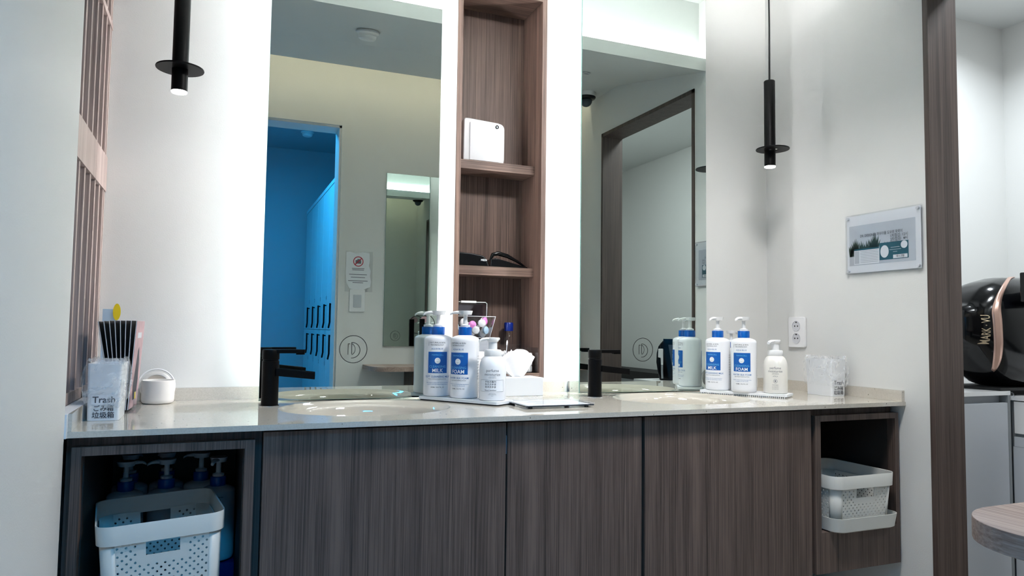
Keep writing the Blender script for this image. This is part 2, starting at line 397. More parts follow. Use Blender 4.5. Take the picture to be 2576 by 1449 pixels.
# ------------------------------------------------------------------ stone worktop with two integrated basins
YF, YB = -0.632, -0.012
XC0, XC1 = -0.322, XR
BAS = ((0.345, -0.330), (1.378, -0.330)); BA, BB = 0.232, 0.200
ctop = thing('stone_worktop', 'glossy beige stone worktop with two oval basins along the mirror wall', 'worktop', (0.85, -0.3, -0.012))
def worktop():
    mb = MB()
    xs = [(XC0, BAS[0][0]-0.26), (BAS[0][0]+0.26, BAS[1][0]-0.26), (BAS[1][0]+0.26, XC1)]
    for a, b in xs: mb.quad((a, YF, 0), (b, YF, 0), (b, YB, 0), (a, YB, 0))
    for cx, cy in BAS:
        x0, x1, y0, y1 = cx-0.26, cx+0.26, YF, YB
        cs = [math.atan2(y-cy, x-cx) % (2*math.pi) for x in (x0, x1) for y in (y0, y1)]
        an = sorted(set([2*math.pi*i/96 for i in range(96)]+cs))
        inn, out = [], []
        for a in an:
            c, s_ = math.cos(a), math.sin(a)
            inn.append((cx+BA*c, cy+BB*s_, 0))
            t = min([((x1-cx)/c if c > 0 else (x0-cx)/c) if abs(c) > 1e-9 else 9, ((y1-cy)/s_ if s_ > 0 else (y0-cy)/s_) if abs(s_) > 1e-9 else 9])
            out.append((cx+t*c, cy+t*s_, 0))
        mb.loft([out, inn], False, False)
    t = -0.0125
    mb.quad((XC0, YF, t), (XC1, YF, t), (XC1, YF, 0), (XC0, YF, 0))
    mb.quad((XC0, YF, t), (XC0, YB, t), (XC0, YB, 0), (XC0, YF, 0)); mb.quad((XC1, YF, t), (XC1, YB, t), (XC1, YB, 0), (XC1, YF, 0))
    mb.quad((XC0, YF, t), (XC1, YF, t), (XC1, YF+0.05, t), (XC0, YF+0.05, t))
    return mb
worktop().build('slab', 'stone', ctop)
for cx, cy in BAS:
    pr = [(1.0, 0), (0.992, -0.0008), (0.975, -0.004), (0.93, -0.009), (0.89, -0.013), (0.865, -0.018), (0.845, -0.030), (0.82, -0.044), (0.76, -0.054), (0.68, -0.060), (0.62, -0.066), (0.58, -0.078), (0.52, -0.088), (0.36, -0.094), (0.12, -0.097)]
    rings = [[(cx+BA*s_*math.cos(2*math.pi*i/96), cy+BB*s_*math.sin(2*math.pi*i/96), z) for i in range(96)] for s_, z in pr]
    b = MB().loft(rings, False, False).build('basin', 'basin', ctop, 180, fix=False)
    MB().lathe([(0.030, -0.098), (0.030, -0.094), (0.020, -0.092), (0.001, -0.092)], 28, cx, cy).build('drain', 'chrome', b, 40)
H = 0.036
for a, b in ((XL, 0.6), (0.62, 1.11), (1.13, XC1)):
    bx('backsplash', 'stone', ctop, a, b, YB, 0, 0.0002, H)
bx('side_splash', 'stone', ctop, XC1-0.013, XC1-0.0003, YF+0.004, YB, 0.0002, H)
MB().prism([(-0.322, YF+0.003), (-0.308, YF+0.003), (-0.333, YB), (-0.347, YB)], 0.0002, H).build('side_splash', 'stone', ctop)

# ------------------------------------------------------------------ vanity cabinets under the worktop
YD, ZB = -0.612, -0.515
def cubby(name, label, x0, x1, ox0, ox1, zt, oz1, oz0, zb, dep=0.54, rail0=None, rail1=None):
    c = thing(name, label, 'cabinet', ((x0+x1)/2, -0.3, zb))
    y1 = YD+dep
    bx('side_panel', 'wood', c, x0, ox0, YD, y1, zb, zt); bx('side_panel', 'wood', c, ox1, x1, YD, y1, zb, zt)
    bx('top_panel', 'wood', c, ox0, ox1, YD, y1, oz1, zt); bx('bottom_panel', 'wood', c, ox0, ox1, YD, y1, zb, oz0)
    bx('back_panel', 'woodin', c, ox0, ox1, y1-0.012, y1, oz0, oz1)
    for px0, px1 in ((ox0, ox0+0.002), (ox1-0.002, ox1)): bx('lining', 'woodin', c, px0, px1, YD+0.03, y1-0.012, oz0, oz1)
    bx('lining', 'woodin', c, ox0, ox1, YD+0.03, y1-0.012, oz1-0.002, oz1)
    bx('filler_rail', 'wooddark', c, rail0, rail1, YD+0.026, y1, zt, -0.0126)
    return c
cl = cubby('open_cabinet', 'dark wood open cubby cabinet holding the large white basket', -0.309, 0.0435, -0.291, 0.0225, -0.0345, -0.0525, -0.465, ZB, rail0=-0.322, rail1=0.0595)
bx('filler_strip', 'wooddark', cl, 0.0437, 0.0595, YD+0.026, YD+0.5, ZB, -0.0347)
bx('filler_strip', 'wooddark', cl, -0.322, -0.3092, YD+0.026, YD+0.5, ZB, -0.0347)
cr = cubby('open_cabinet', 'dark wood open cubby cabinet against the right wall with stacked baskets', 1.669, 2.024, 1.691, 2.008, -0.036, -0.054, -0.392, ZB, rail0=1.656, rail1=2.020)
bx('filler_strip', 'wooddark', cr, 1.656, 1.6688, YD+0.026, YD+0.5, ZB, -0.0362)
for i, (x0, x1, lab) in enumerate(((0.0615, 0.6448, 'wide dark wood cabinet door below the left basin'), (0.6490, 1.0465, 'narrow dark wood cabinet door between the two basins'), (1.0565, 1.6530, 'wide dark wood cabinet door below the right basin'))):
    c = thing('sink_cabinet', lab, 'cabinet', ((x0+x1)/2, -0.3, ZB))
    bx('carcass', 'woodin', c, x0-0.0005, x1+0.0005, YD+0.024, -0.08, ZB, -0.105)
    bx('carcass_rail', 'woodin', c, x0-0.0005, x1+0.0005, YD+0.024, YD+0.045, -0.105, -0.014)
    bx('door', 'wood', c, x0, x1, YD, YD+0.02, ZB, -0.0185, bevel=0.0008)
    if i == 1: bx('hinge', 'grey', c, 0.6462, 0.6488, YD+0.006, YD+0.023, -0.098, -0.052)
tag(bx('vanity_plinth', 'wood', None, 0.0, 1.72, -0.42, -0.06, FL, ZB), 'set-back wooden plinth under the vanity cabinets', 'plinth')

# ------------------------------------------------------------------ mirrors
def logo(parent, cx, cz, y, r=0.041):
    mb = MB(); o = (cx, y, cz); X, Z = (1, 0, 0), (0, 0, 1); k = r/0.041
    disc(mb, o, X, Z, r-0.0010, r+0.0010, 48)
    rect(mb, o, X, Z, -0.0165*k, -0.0147*k, -0.0165*k, 0.0165*k); rect(mb, o, X, Z, -0.006*k, -0.0042*k, -0.0145*k, 0.020*k)
    rect(mb, o, X, Z, -0.0165*k, -0.0095*k, 0.0152*k, 0.0170*k)
    disc(mb, o, X, Z, 0.0155*k, 0.0173*k, 20, -82, 82, -0.0065*k, 0.000, 0.72)
    disc(mb, o, X, Z, 0.0225*k, 0.0243*k, 24, -95, 90, -0.0045*k, -0.003*k, 1.05)
    rect(mb, o, X, Z, -0.006*k, -0.004*k, 0.0195*k, 0.0212*k)
    mb.build('logo', 'logo', parent, fix=False)
MTOP = 1.70
for x0, x1, lab, glow in ((ML, MR, 'tall frameless backlit mirror left of the shelf niche', (1, 1)), (RL, RR, 'tall frameless backlit mirror right of the shelf niche', (1, 0))):
    m = thing('wall_mirror', lab, 'mirror', ((x0+x1)/2, YM+0.003, 0.0005))
    bx('glass', 'mirror', m, x0, x1, YM, YM+0.0045, 0.0040, MTOP)
    bx('glass_edge', 'edge', m, x0-0.0006, x1+0.0006, YM+0.0006, YM+0.0052, 0.0032, MTOP+0.0006)
    bx('backing_frame', 'grey', m, x0+0.075, x1-0.075, YM+0.0055, -0.0125, 0.037, MTOP-0.02)
    if glow[0]: bx('led_strip', 'led', m, x0+0.0735, x0+0.0748, -0.114, -0.098, 0.03, MTOP-0.05)
    if glow[1]: bx('led_strip', 'led', m, x1-0.0748, x1-0.0735, -0.114, -0.098, 0.03, MTOP-0.05)
    logo(m, x0+0.265 if x0 < 0.5 else x0+0.2515, 0.152, YM-0.0003)

# ------------------------------------------------------------------ shelf niche
nx = thing('shelf_niche', 'narrow dark wood shelf niche between the two mirrors', 'shelf', (0.863, 0.09, 0.049))
N0, N1, NB, NT = 0.694, 1.0325, 0.049, 1.424
bx('side_panel', 'woodn', nx, N0, N0+0.018, -0.002, 0.19, NB, NT); bx('side_panel', 'woodn', nx, N1-0.018, N1, -0.002, 0.19, NB, NT)
bx('back_panel', 'woodn', nx, N0+0.018, N1-0.018, 0.172, 0.19, NB, NT)
bx('bottom_panel', 'woodnx', nx, N0+0.018, N1-0.018, -0.002, 0.172, NB, NB+0.017); bx('top_panel', 'woodnx', nx, N0+0.018, N1-0.018, -0.002, 0.172, NT-0.018, NT)
for z in (0.813, 0.4395): bx('shelf', 'woodnx', nx, N0+0.0185, N1-0.0185, 0.058, 0.1715, z-0.0315, z)

# ------------------------------------------------------------------ pendants
for x, PY, lab in ((-0.153, -0.300, 'black tube pendant with a disc collar hanging over the left counter end'), (1.796, -0.286, 'black tube pendant with a disc collar hanging by the right wall')):
    p = thing('pendant_lamp', lab, 'pendant', (x, PY, 0.8165), group='black tube pendants')
    MB().lathe([(0.0196, 0.8205), (0.0196, 1.134), (0.018, 1.136), (0.004, 1.137)], 32, x, PY).build('tube', 'blk', p, 40)
    MB().lathe([(0.0196, 0.878), (0.0575, 0.878), (0.0582, 0.880), (0.0575, 0.882), (0.0196, 0.882)], 48, x, -0.3, cap0=False, cap1=False).build('disc_collar', 'blk', p, 40)
    MB().lathe([(0.0175, 0.8165), (0.0188, 0.818), (0.0190, 0.8203)], 32, x, PY).build('diffuser', 'pend', p, 40)
    MB().tube([(x, PY, 1.136), (x+0.0015, PY, 1.35), (x-0.001, PY, 1.60), (x, PY, 1.765)], 0.0033, 8).build('cord', 'blkmat', p, 60)
    MB().lathe([(0.05, 1.78), (0.05, 1.768), (0.045, 1.765), (0.003, 1.764)], 32, x, PY).build('ceiling_rose', 'blk', p, 40)

# ------------------------------------------------------------------ faucets
def faucet(x, y, rz, label):
    f = thing('basin_faucet', label, 'faucet', (x, y, 0.0003), rz, 'black waterfall faucets')
    MB().lathe([(0.0245, 0), (0.0245, 0.003), (0.0225, 0.0035), (0.0225, 0.122), (0.0205, 0.124), (0.0205, 0.127)], 36).build('body', 'blk', f, 40, local=True)
    MB().lathe([(0.0255, 0), (0.0255, 0.002), (0.0226, 0.002)], 36, cap0=False, cap1=False).build('base_ring', 'chrome', f, 40, local=True)
    lv = MB().lathe([(0.0225, 0.1275), (0.0228, 0.128), (0.0228, 0.151), (0.0215, 0.154), (0.001, 0.1545)], 36).build('lever_cap', 'blk', f, 40, local=True)
    pl = [(0.010, -0.0165), (0.075, -0.0125), (0.088, -0.011), (0.090, -0.008), (0.090, 0.008), (0.088, 0.011), (0.075, 0.0125), (0.010, 0.0165)]
    MB().loft([[(a, b, 0.1440) for a, b in pl], [(a, b, 0.1545) for a, b in pl]]).build('lever', 'blk', lv, bevel=0.001, local=True)
    bx2 = MB().box(0.066, 0.089, -0.010, 0.010, 0.1405, 0.1441); bx2.build('lever_lip', 'blk', lv, bevel=0.001, local=True)
    sp = MB()
    for s_ in (-1, 1):   # side walls of the open channel
        sp.loft([[(0.016, s_*0.0205, 0.083), (0.016, s_*0.0165, 0.083), (0.016, s_*0.0165, 0.104), (0.016, s_*0.0205, 0.104)],
                 [(0.118, s_*0.0205, 0.073), (0.118, s_*0.0165, 0.073), (0.118, s_*0.0165, 0.092), (0.118, s_*0.0205, 0.092)]])
    sp.loft([[(0.016, -0.0166, 0.083), (0.016, 0.0166, 0.083), (0.016, 0.0166, 0.089), (0.016, -0.0166, 0.089)],
             [(0.118, -0.0166, 0.073), (0.118, 0.0166, 0.073), (0.118, 0.0166, 0.078), (0.118, -0.0166, 0.078)]])
    sp.build('spout', 'blk', f, bevel=0.0008, local=True)
    return f
faucet(0.098, -0.236, -8, 'black waterfall faucet standing at the left basin')
faucet(1.113, -0.226, -3, 'black waterfall faucet standing at the right basin')

# ------------------------------------------------------------------ bottles
BR_ = 0.0432
def pump(parent, z, ang, s=1.0, head='blk'):
    """white pump: collar, stem, flat-topped head with a beak; ang = direction of the beak in the bottle's frame"""
    h = MB()
    h.lathe([(0.0145*s, z), (0.0145*s, z+0.006), (0.010*s, z+0.007), (0.0066*s, z+0.009), (0.0060*s, z+0.034), (0.0070*s, z+0.0362), (0.0185*s, z+0.0368), (0.0215*s, z+0.0465), (0.0215*s, z+0.049), (0.001, z+0.0495)], 28)
    pts = [(0.012, 0.0435, 0.010, 0.0055), (0.026, 0.0435, 0.0085, 0.005), (0.036, 0.0425, 0.006, 0.004), (0.043, 0.0395, 0.0048, 0.0034), (0.046, 0.0365, 0.004, 0.003)]
    rings = []
    for d, zz, w, t in pts:
        rings.append([(d*s*math.cos(ang)-w*s*math.cos(k)*math.sin(ang), d*s*math.sin(ang)+w*s*math.cos(k)*math.cos(ang), z+zz+t*s*math.sin(k)) for k in [2*math.pi*i/12 for i in range(12)]])
    h.loft(rings)
    return h.build('pump', 'white', parent, 50, local=True)
def patch(name, m, parent, r, a0, a1, z0, z1):
    return MB().grid(lambda u, v: (r*math.sin(a0+(a1-a0)*u), -r*math.cos(a0+(a1-a0)*u), z0+(z1-z0)*v), 14, 1).build(name, m, parent, 180, local=True, fix=False)
def cleanser(x, y, rz, spout_world, label, kind, s=1.0, z=0.0125, simple=False, group='blue and white pump bottles'):
    b = thing('pump_bottle', label, 'bottle', (x, y, z), rz, group); b.scale = (s, s, s)
    r = BR_
    MB().lathe([(0.036, 0), (0.0405, 0.001), (0.0430, 0.0045), (r, 0.012), (r, 0.168), (0.0428, 0.174), (0.0400, 0.179), (0.030, 0.1835), (0.021, 0.186), (0.018, 0.187)], 48).build('body', 'bottle', b, 50, local=True)
    MB().lathe([(0.0190, 0.1865), (0.0200, 0.1875), (0.0200, 0.209), (0.0190, 0.2105), (0.010, 0.2108)], 36).build('collar', 'blue', b, 40, local=True)
    pump(b, 0.2108, R(spout_world-rz), 1.0)
    rr = r+0.0003
    g = MB(); ctext(g, 'NATURAL & SKIN', 0.0062, rr, 0.1625, -0.02); ctext(g, 'TECHNOLOGY', 0.0062, rr, 0.1555, -0.05)
    g.grid(lambda u, v: (rr*math.sin(-0.68+0.02*u), -rr*math.cos(-0.68+0.02*u), 0.153+0.012*v), 1, 1)
    g.build('small_print', 'darktxt', b, fix=False, local=True)
    if simple: return b
    g = MB(); ctext(g, 'AQUA BLUE', 0.0068, rr, 0.144, -0.03); g.build('range_name', 'bluetxt', b, fix=False, local=True)
    A = R(40)
    lb = patch('label', 'bluelab', b, rr, -A, A, 0.071, 0.135)
    r2 = rr+0.0009; nm = MB(); ctext(nm, 'MAMACELL', 0.0072, r2, 0.1255, 0.0); ctext(nm, 'CLEANSING', 0.0098, r2, 0.0905, 0.0); nm.build('lettering', 'lbluetxt', lb, fix=False, local=True)
    nm = MB(); ctext(nm, kind, 0.0155, r2, 0.0785, 0.0, 0.012); nm.build('lettering', 'whitetxt', lb, fix=False, local=True)
    em = MB(); re_ = rr+0.0006
    em.grid(lambda u, v: (re_*math.sin(0.0088*v*math.cos(2*math.pi*u)/re_), -re_*math.cos(0.0088*v*math.cos(2*math.pi*u)/re_), 0.1085+0.0088*v*math.sin(2*math.pi*u)), 24, 4)
    em.build('emblem', 'whitetxt', lb, fix=False, local=True)
    r3 = rr+0.0010; em = MB()
    for cx0, cz0, ra, a0, a1 in ((0, 0.1095, 0.0045, 20, 160), (-0.0035, 0.1075, 0.003, 180, 350), (0.0035, 0.1075, 0.003, 190, 360), (0, 0.1045, 0.002, 0, 359)):
        for k in range(10):
            t0, t1 = R(a0+(a1-a0)*k/10), R(a0+(a1-a0)*(k+1)/10); q = []
            for rad, t in ((ra, t0), (ra, t1), (ra-0.00035, t1), (ra-0.00035, t0)):
                u = (cx0+rad*math.cos(t))/r3; q.append((r3*math.sin(u), -r3*math.cos(u), cz0+rad*math.sin(t)))
            em.quad(*q)
    em.build('emblem_lines', 'greytxt', lb, fix=False, local=True)
    two = kind == 'MILK'
    g = MB(); ctext(g, 'SOFT CLEANSING MILK' if two else 'WATER SILK FOAM', 0.0078, rr, 0.0600, 0.0, 0.01)
    for zz, st in ((0.0425, 'Help improve uneven skin texture and gloss' if two else 'Contains various moisturizing ingredients'), (0.0375, 'moisture, while also replenishing moisture' if two else 'to brighten the skin overall')): ctext(g, st, 0.0040, rr, zz, 0.0)
    g.build('description', 'bluetxt', b, fix=False, local=True)
    g = MB(); ctext(g, 'MILK LOTION FORMULATION' if two else 'SILK FOAM FORMULATION', 0.0042, rr, 0.0530, 0.0); ctext(g, '1000ML / 35.27 FL. OZ', 0.0044, rr, 0.0285, 0.0, 0.008)
    g.build('volume_print', 'darktxt', b, fix=False, local=True)
    # back of the bottle: second blue panel and a block of ingredients
    bl = patch('back_label', 'bluelab', b, rr, R(180)-A*0.7, R(180)+A*0.7, 0.071, 0.135)
    g = MB(); ctext(g, 'CLEANSING', 0.0085, r2, 0.0905, math.pi); ctext(g, kind, 0.0145, r2, 0.0785, math.pi, 0.012); g.build('lettering', 'whitetxt', bl, fix=False, local=True)
    g = MB()
    for k in range(9): ctext(g, 'ingredients and directions', 0.0036, rr, 0.125-0.0085*k, R(112))
    for k in range(4): ctext(g, 'aqua blue', 0.004, rr, 0.045-0.007*k, R(112))
    g.build('ingredients', 'darktxt', b, fix=False, local=True)
    return b
LM, LFo, LP = (0.590, -0.179), (0.650, -0.260), (0.706, -0.349)
RM, RFo, RP = (1.6255, -0.2040), (1.664, -0.296), (1.735, -0.372)
cleanser(*LM, -17, 172, 'blue-capped cleansing milk pump bottle on the left tray', 'MILK')
cleanser(*LFo, -46, 166, 'blue-capped cleansing foam pump bottle on the left tray', 'FOAM')
cleanser(*RM, -66, 196, 'blue-capped cleansing milk pump bottle on the right tray', 'MILK')
cleanser(*RFo, -50, 196, 'blue-capped cleansing foam pump bottle on the right tray', 'FOAM')
cleanser(1.730, -0.150, 100, 20, 'smaller blue-capped pump bottle half hidden behind the right tray', 'FOAM', 0.86, 0.0005)
def soap(x, y, rz, spout_world, label, sticker):
    b = thing('foam_bottle', label, 'bottle', (x, y, 0.0125), rz, 'white foam soap bottles')
    r = 0.0395
    MB().lathe([(0.034, 0), (0.0375, 0.001), (r, 0.005), (r, 0.085), (0.0388, 0.098), (0.0365, 0.109), (0.032, 0.119), (0.025, 0.1265), (0.0235, 0.1275)], 48).build('body', 'cream' if not sticker else 'bottle', b, 50, local=True)
    MB().lathe([(0.0245, 0.1275), (0.0252, 0.129), (0.0252, 0.142), (0.0235, 0.1455), (0.0128, 0.147), (0.0125, 0.172), (0.0125, 0.1725)], 36).build('collar', 'white', b, 45, local=True)
    a = R(spout_world-rz); h = MB().lathe([(0.0126, 0.168), (0.0160, 0.1705), (0.0172, 0.179), (0.0160, 0.1812), (0.001, 0.1818)], 28)
    rings = []
    for d, zz, w, t in ((-0.019, 0.1770, 0.007, 0.004), (0.006, 0.1772, 0.011, 0.0045), (0.022, 0.1770, 0.0090, 0.0045), (0.034, 0.1745, 0.0070, 0.0046), (0.041, 0.1700, 0.0060, 0.0044)):
        rings.append([(d*math.cos(a)-w*math.cos(k)*math.sin(a), d*math.sin(a)+w*math.cos(k)*math.cos(a), zz+t*math.sin(k)) for k in [2*math.pi*i/12 for i in range(12)]])
    h.loft(rings); h.build('pump', 'white', b, 50, local=True)
    rr = r+0.0003
    g = MB(); ctext(g, 'perfume', 0.0112, rr, 0.0865); ctext(g, 'moisturize', 0.0112, rr, 0.0755); g.build('name_print', 'greytxt', b, fix=False, local=True)
    g = MB(); ctext(g, 'MOISTURIZING', 0.0030, rr, 0.0690); ctext(g, 'FOAM FORMULA', 0.0030, rr, 0.0655)
    if sticker:
        st = patch('sticker', 'paper', b, rr+0.0002, -R(56), R(52), 0.0265, 0.0605)
        k = MB(); rs = rr+0.0006
        for zz, s_, z_ in ((0.0545, '手指消毒剂', 0.0066), (0.0470, '免洗洗手液', 0.0066), (0.0395, '免洗洗手液', 0.0066), (0.0310, 'Hand Sanitizer', 0.0060)): ctext(k, s_, z_, rs, zz, R(-8))
        k.build('lettering', 'darktxt', st, fix=False, local=True)
        k = MB(); a0, a1 = -R(55), R(51)
        for z0, z1, b0, b1 in ((0.0270, 0.0275, a0, a1), (0.0595, 0.0600, a0, a1), (0.0270, 0.06, a0, a0+0.012), (0.0270, 0.06, a1-0.012, a1)):
            k.grid(lambda u, v: (rs*math.sin(b0+(b1-b0)*u), -rs*math.cos(b0+(b1-b0)*u), z0+(z1-z0)*v), 12, 1)
        k.build('frame_line', 'greytxt', st, fix=False, local=True)
        ctext(g, 'hand wash foam', 0.0030, rr, 0.0215); ctext(g, 'PURE COMPOUND', 0.0028, rr, 0.0180); ctext(g, '250ml', 0.0026, rr, 0.0145)
    else:
        ctext(g, 'ATICA', 0.0056, rr, 0.0585); ctext(g, 'hand wash', 0.0045, rr, 0.0300)
        for k_ in range(4): ctext(g, 'pure moisture foam', 0.0026, rr, 0.0255-0.0036*k_)
        for k_ in range(20):
            t0, t1 = 2*math.pi*k_/20, 2*math.pi*(k_+1)/20; q = []
            for ra, t in ((0.0066, t0), (0.0066, t1), (0.0058, t1), (0.0058, t0)):
                u = ra*math.cos(t)/rr; q.append((rr*math.sin(u), -rr*math.cos(u), 0.0425+ra*math.sin(t)))
            g.quad(*q)
        ctext(g, 'B', 0.009, rr, 0.0425, 0, 0.03)
    g.build('small_print', 'greytxt', b, fix=False, local=True)
soap(*LP, -21, 175, 'white foam soap bottle with a stuck-on paper label, left tray', True)
soap(*RP, -43, 196, 'cream foam soap bottle without a sticker on the right tray', False)
def tray(p0, p1, w, e0, e1, label, teeth):
    a, b = Vector((*p0, 0)), Vector((*p1, 0)); u = (b-a).normalized(); v = Vector((-u.y, u.x, 0)); ln = (b-a).length
    c = (a+b)/2+u*(e1-e0)/2; t = thing('bottle_tray', label, 'tray', (c.x, c.y, 0.0003), math.degrees(math.atan2(u.y, u.x)), 'white bottle trays')
    l2 = (ln+e0+e1)/2
    MB().prism(rrect(2*l2, w, 0.008), 0.0035, 0.012).build('plate', 'matwhite', t, bevel=0.0006, local=True)
    if teeth:
        mb = MB()
        for i in range(44):
            x = -l2+0.008+i*(2*l2-0.016)/43; mb.box(x-0.0017, x+0.0017, -w/2+0.0012, w/2-0.0012, 0.0, 0.0034)
        mb.build('ribbed_foot', 'matwhite', t, local=True)
    else:
        MB().prism(rrect(2*l2-0.006, w-0.006, 0.008), 0, 0.0034).build('foot', 'blkmat', t, local=True)
tray(LM, LP, 0.086, 0.040, 0.048, 'thin white tray under the three bottles at the left basin', False)
tray(RM, RP, 0.094, 0.052, 0.048, 'thin white tray with ribbed foot under the right bottles', True)

# ------------------------------------------------------------------ things on the worktop, middle
tb = thing('tissue_box', 'white tissue box with a tissue pulled up, below the niche', 'tissue box', (0.893, -0.083, 0.0003))
bx('box', 'matwhite', tb, 0.818, 0.968, -0.136, -0.030, 0.0003, 0.060, bevel=0.001)
def tissue_fn(u, v):
    w = 0.026+0.075*v**0.8; fold = 0.014*math.sin(u*7+0.6)*(0.5+0.5*v)+0.004*math.sin(u*17)*v
    top = 0.152-0.075*max(0, u-0.55)**1.3-0.17*max(0, 0.42-u)**1.3
    return (0.898+w*(u-0.45)*1.25, -0.088+fold+0.01*v, 0.058+(top-0.058)*v)
MB().grid(tissue_fn, 40, 10).build('tissue', 'tissue', tb, 180, solid=0.0006, fix=False)
def tissue2(u, v):
    x, y, z = tissue_fn(u*0.72, v*0.93); return (x-0.012*v, y+0.018*v+0.006, z)
MB().grid(tissue2, 30, 8).build('tissue', 'tissue', tb, 180, solid=0.0006, fix=False)
j = thing('cotton_jar', 'round white lidded jar behind the left foam bottle', 'jar', (0.768, -0.072, 0.0003))
MB().lathe([(0.031, 0), (0.033, 0.002), (0.033, 0.118), (0.031, 0.12)], 36, 0.768, -0.072).xf(lambda v: v+Vector((0, 0, 0.0004))).build('body', 'white', j, 40)
MB().lathe([(0.034, 0.1205), (0.0345, 0.122), (0.0345, 0.138), (0.032, 0.142), (0.008, 0.144), (0.001, 0.144)], 36, 0.768, -0.072).build('lid', 'white', j, 40)
ap = thing('acrylic_plate', 'clear acrylic notice plate lying flat on the worktop between the basins', 'notice plate', (0.853, -0.427, 0.0003))
for x, y in ((0.765, -0.49), (0.94, -0.49), (0.765, -0.365), (0.94, -0.365)): MB().cyl((x, y, 0.0003), 0.006, 0.005, n=12).build('foot', 'blkmat', ap, 40)
bx('base_sheet', 'darkglass', ap, 0.748, 0.958, -0.502, -0.352, 0.0055, 0.0085)
bx('paper_insert', 'paper', ap, 0.757, 0.949, -0.494, -0.360, 0.0087, 0.0090)
bx('cover_sheet', 'acr', ap, 0.746, 0.960, -0.503, -0.351, 0.0093, 0.0125)
g = MB()
for k, w in enumerate((0.10, 0.13, 0.09, 0.12)): rect(g, (0.853, -0.427, 0.00915), (1, 0, 0), (0, 1, 0), -w/2, w/2, 0.035-k*0.022, 0.041-k*0.022)
g.build('printed_lines', 'greytxt', ap, fix=False)

# ------------------------------------------------------------------ things in the niche
wd = thing('white_device', 'white rounded device with a lens button standing on the upper niche shelf', 'device', (0.82, 0.085, 0.8135))
pf = [(0.743, 0.8135), (0.897, 0.8135), (0.899, 0.83)]+[(0.879+0.02*math.cos(R(a)), 0.938+0.02*math.sin(R(a))) for a in (0, 22, 45, 67)]+[(0.874, 0.9595), (0.762, 0.966), (0.748, 0.965), (0.744, 0.958)]
M['device'] = mat('device_shell', (206, 206, 208), 0.35)
MB().prism(pf, 0.068, 0.098, 'xz').build('shell', 'device', wd, 40, bevel=0.003)
MB().prism([(a*0.985+0.0123 if a > 0.8 else a+0.002, (b-0.8135)*0.985+0.8135) for a, b in pf], 0.0982, 0.106, 'xz').build('back_cover', 'blkmat', wd, 40)
bx('front_panel', 'device', wd, 0.766, 0.876, 0.0655, 0.0682, 0.816, 0.951, bevel=0.001)
MB().lathe([(0.0062, 0), (0.0066, -0.003), (0.005, -0.0035), (0.0045, -0.002), (0.0005, -0.0018)], 24).xf(lambda v: Vector((0.868+v.x, 0.0655+v.z, 0.9435+v.y))).build('lens_ring', 'blk', wd, 40)
MB().cyl((0.868, 0.0632, 0.9435), 0.0036, 0.001, 1, 18).build('lens', 'grey', wd, 40)
def eye_mask(label, x, outline, y0, y1, arc, txt):
    o = thing('eye_mask', label, 'eye mask', (x, 0.1, 0.4400), group='black eye masks')
    MB().prism(outline, y0, y1, 'xz').build('visor', 'blkgloss', o, 40, bevel=0.004)
    if arc: MB().tube(arc, [0.0035, 0.0075, 0.0085, 0.0075, 0.005, 0.003], 10).build('head_band', 'blkgloss', o, 60)
    MB().prism([(outline[0][0]+0.004, 0.4402), (outline[-1][0]-0.012, 0.4402), (outline[-1][0]-0.02, 0.452), (outline[0][0]+0.004, 0.452)], y1+0.0005, y1+0.02, 'xz').build('face_pad', 'blkmat', o)
    if txt:
        g = MB(); text(g, txt, 0.010, (outline[-1][0]-0.022, y0-0.0006, 0.4625), (1, 0, 0), (0, 0, 1), bold=0.01); g.build('lettering', 'whitetxt', o, fix=False)
eye_mask('glossy black eye mask lying at the left of the middle niche shelf', 0.78, [(0.7155, 0.4402), (0.7155, 0.4855), (0.745, 0.4880), (0.79, 0.4850), (0.826, 0.4795), (0.836, 0.474), (0.842, 0.464), (0.852, 0.4402)], 0.078, 0.125, None, 'MEDI')
eye_mask('black eye mask with an arched band at the right of the middle niche shelf', 0.93, [(0.856, 0.4402), (0.858, 0.468), (0.876, 0.4725), (0.915, 0.4640), (0.960, 0.4530), (1.0, 0.4450), (1.003, 0.4402)], 0.078, 0.125,
         [(0.860, 0.095, 0.466), (0.870, 0.095, 0.486), (0.890, 0.095, 0.4915), (0.925, 0.095, 0.4840), (0.965, 0.095, 0.4665), (0.998, 0.095, 0.447)], None)
# acrylic drawers with the flip bin on top
ob = thing('drawer_box', 'smoked acrylic drawer box in the bottom of the niche', 'organizer', (0.785, 0.1, 0.0662))
for a in ((0.715, 0.853, 0.05, 0.15, 0.0662, 0.069), (0.715, 0.853, 0.05, 0.15, 0.183, 0.186), (0.715, 0.718, 0.05, 0.15, 0.069, 0.183), (0.850, 0.853, 0.05, 0.15, 0.069, 0.183), (0.718, 0.850, 0.147, 0.15, 0.069, 0.183)): bx('panel', 'acrs', ob, *a)
bx('drawer', 'grey', ob, 0.720, 0.848, 0.047, 0.14, 0.071, 0.181, bevel=0.002)
fb = thing('flip_bin', 'clear flip-lid acrylic bin of lens cases in the niche', 'acrylic bin', (0.785, 0.1, 0.1865))
t_ = 0.002
zb0, zb1 = 0.1868, 0.262
MB().loft([[(0.722, 0.06, zb0), (0.850, 0.06, zb0), (0.850, 0.06+t_, zb0), (0.722, 0.06+t_, zb0)], [(0.717, 0.036, zb1), (0.862, 0.036, zb1), (0.862, 0.036+t_, zb1), (0.717, 0.036+t_, zb1)]]).build('front_sheet', 'acr', fb)
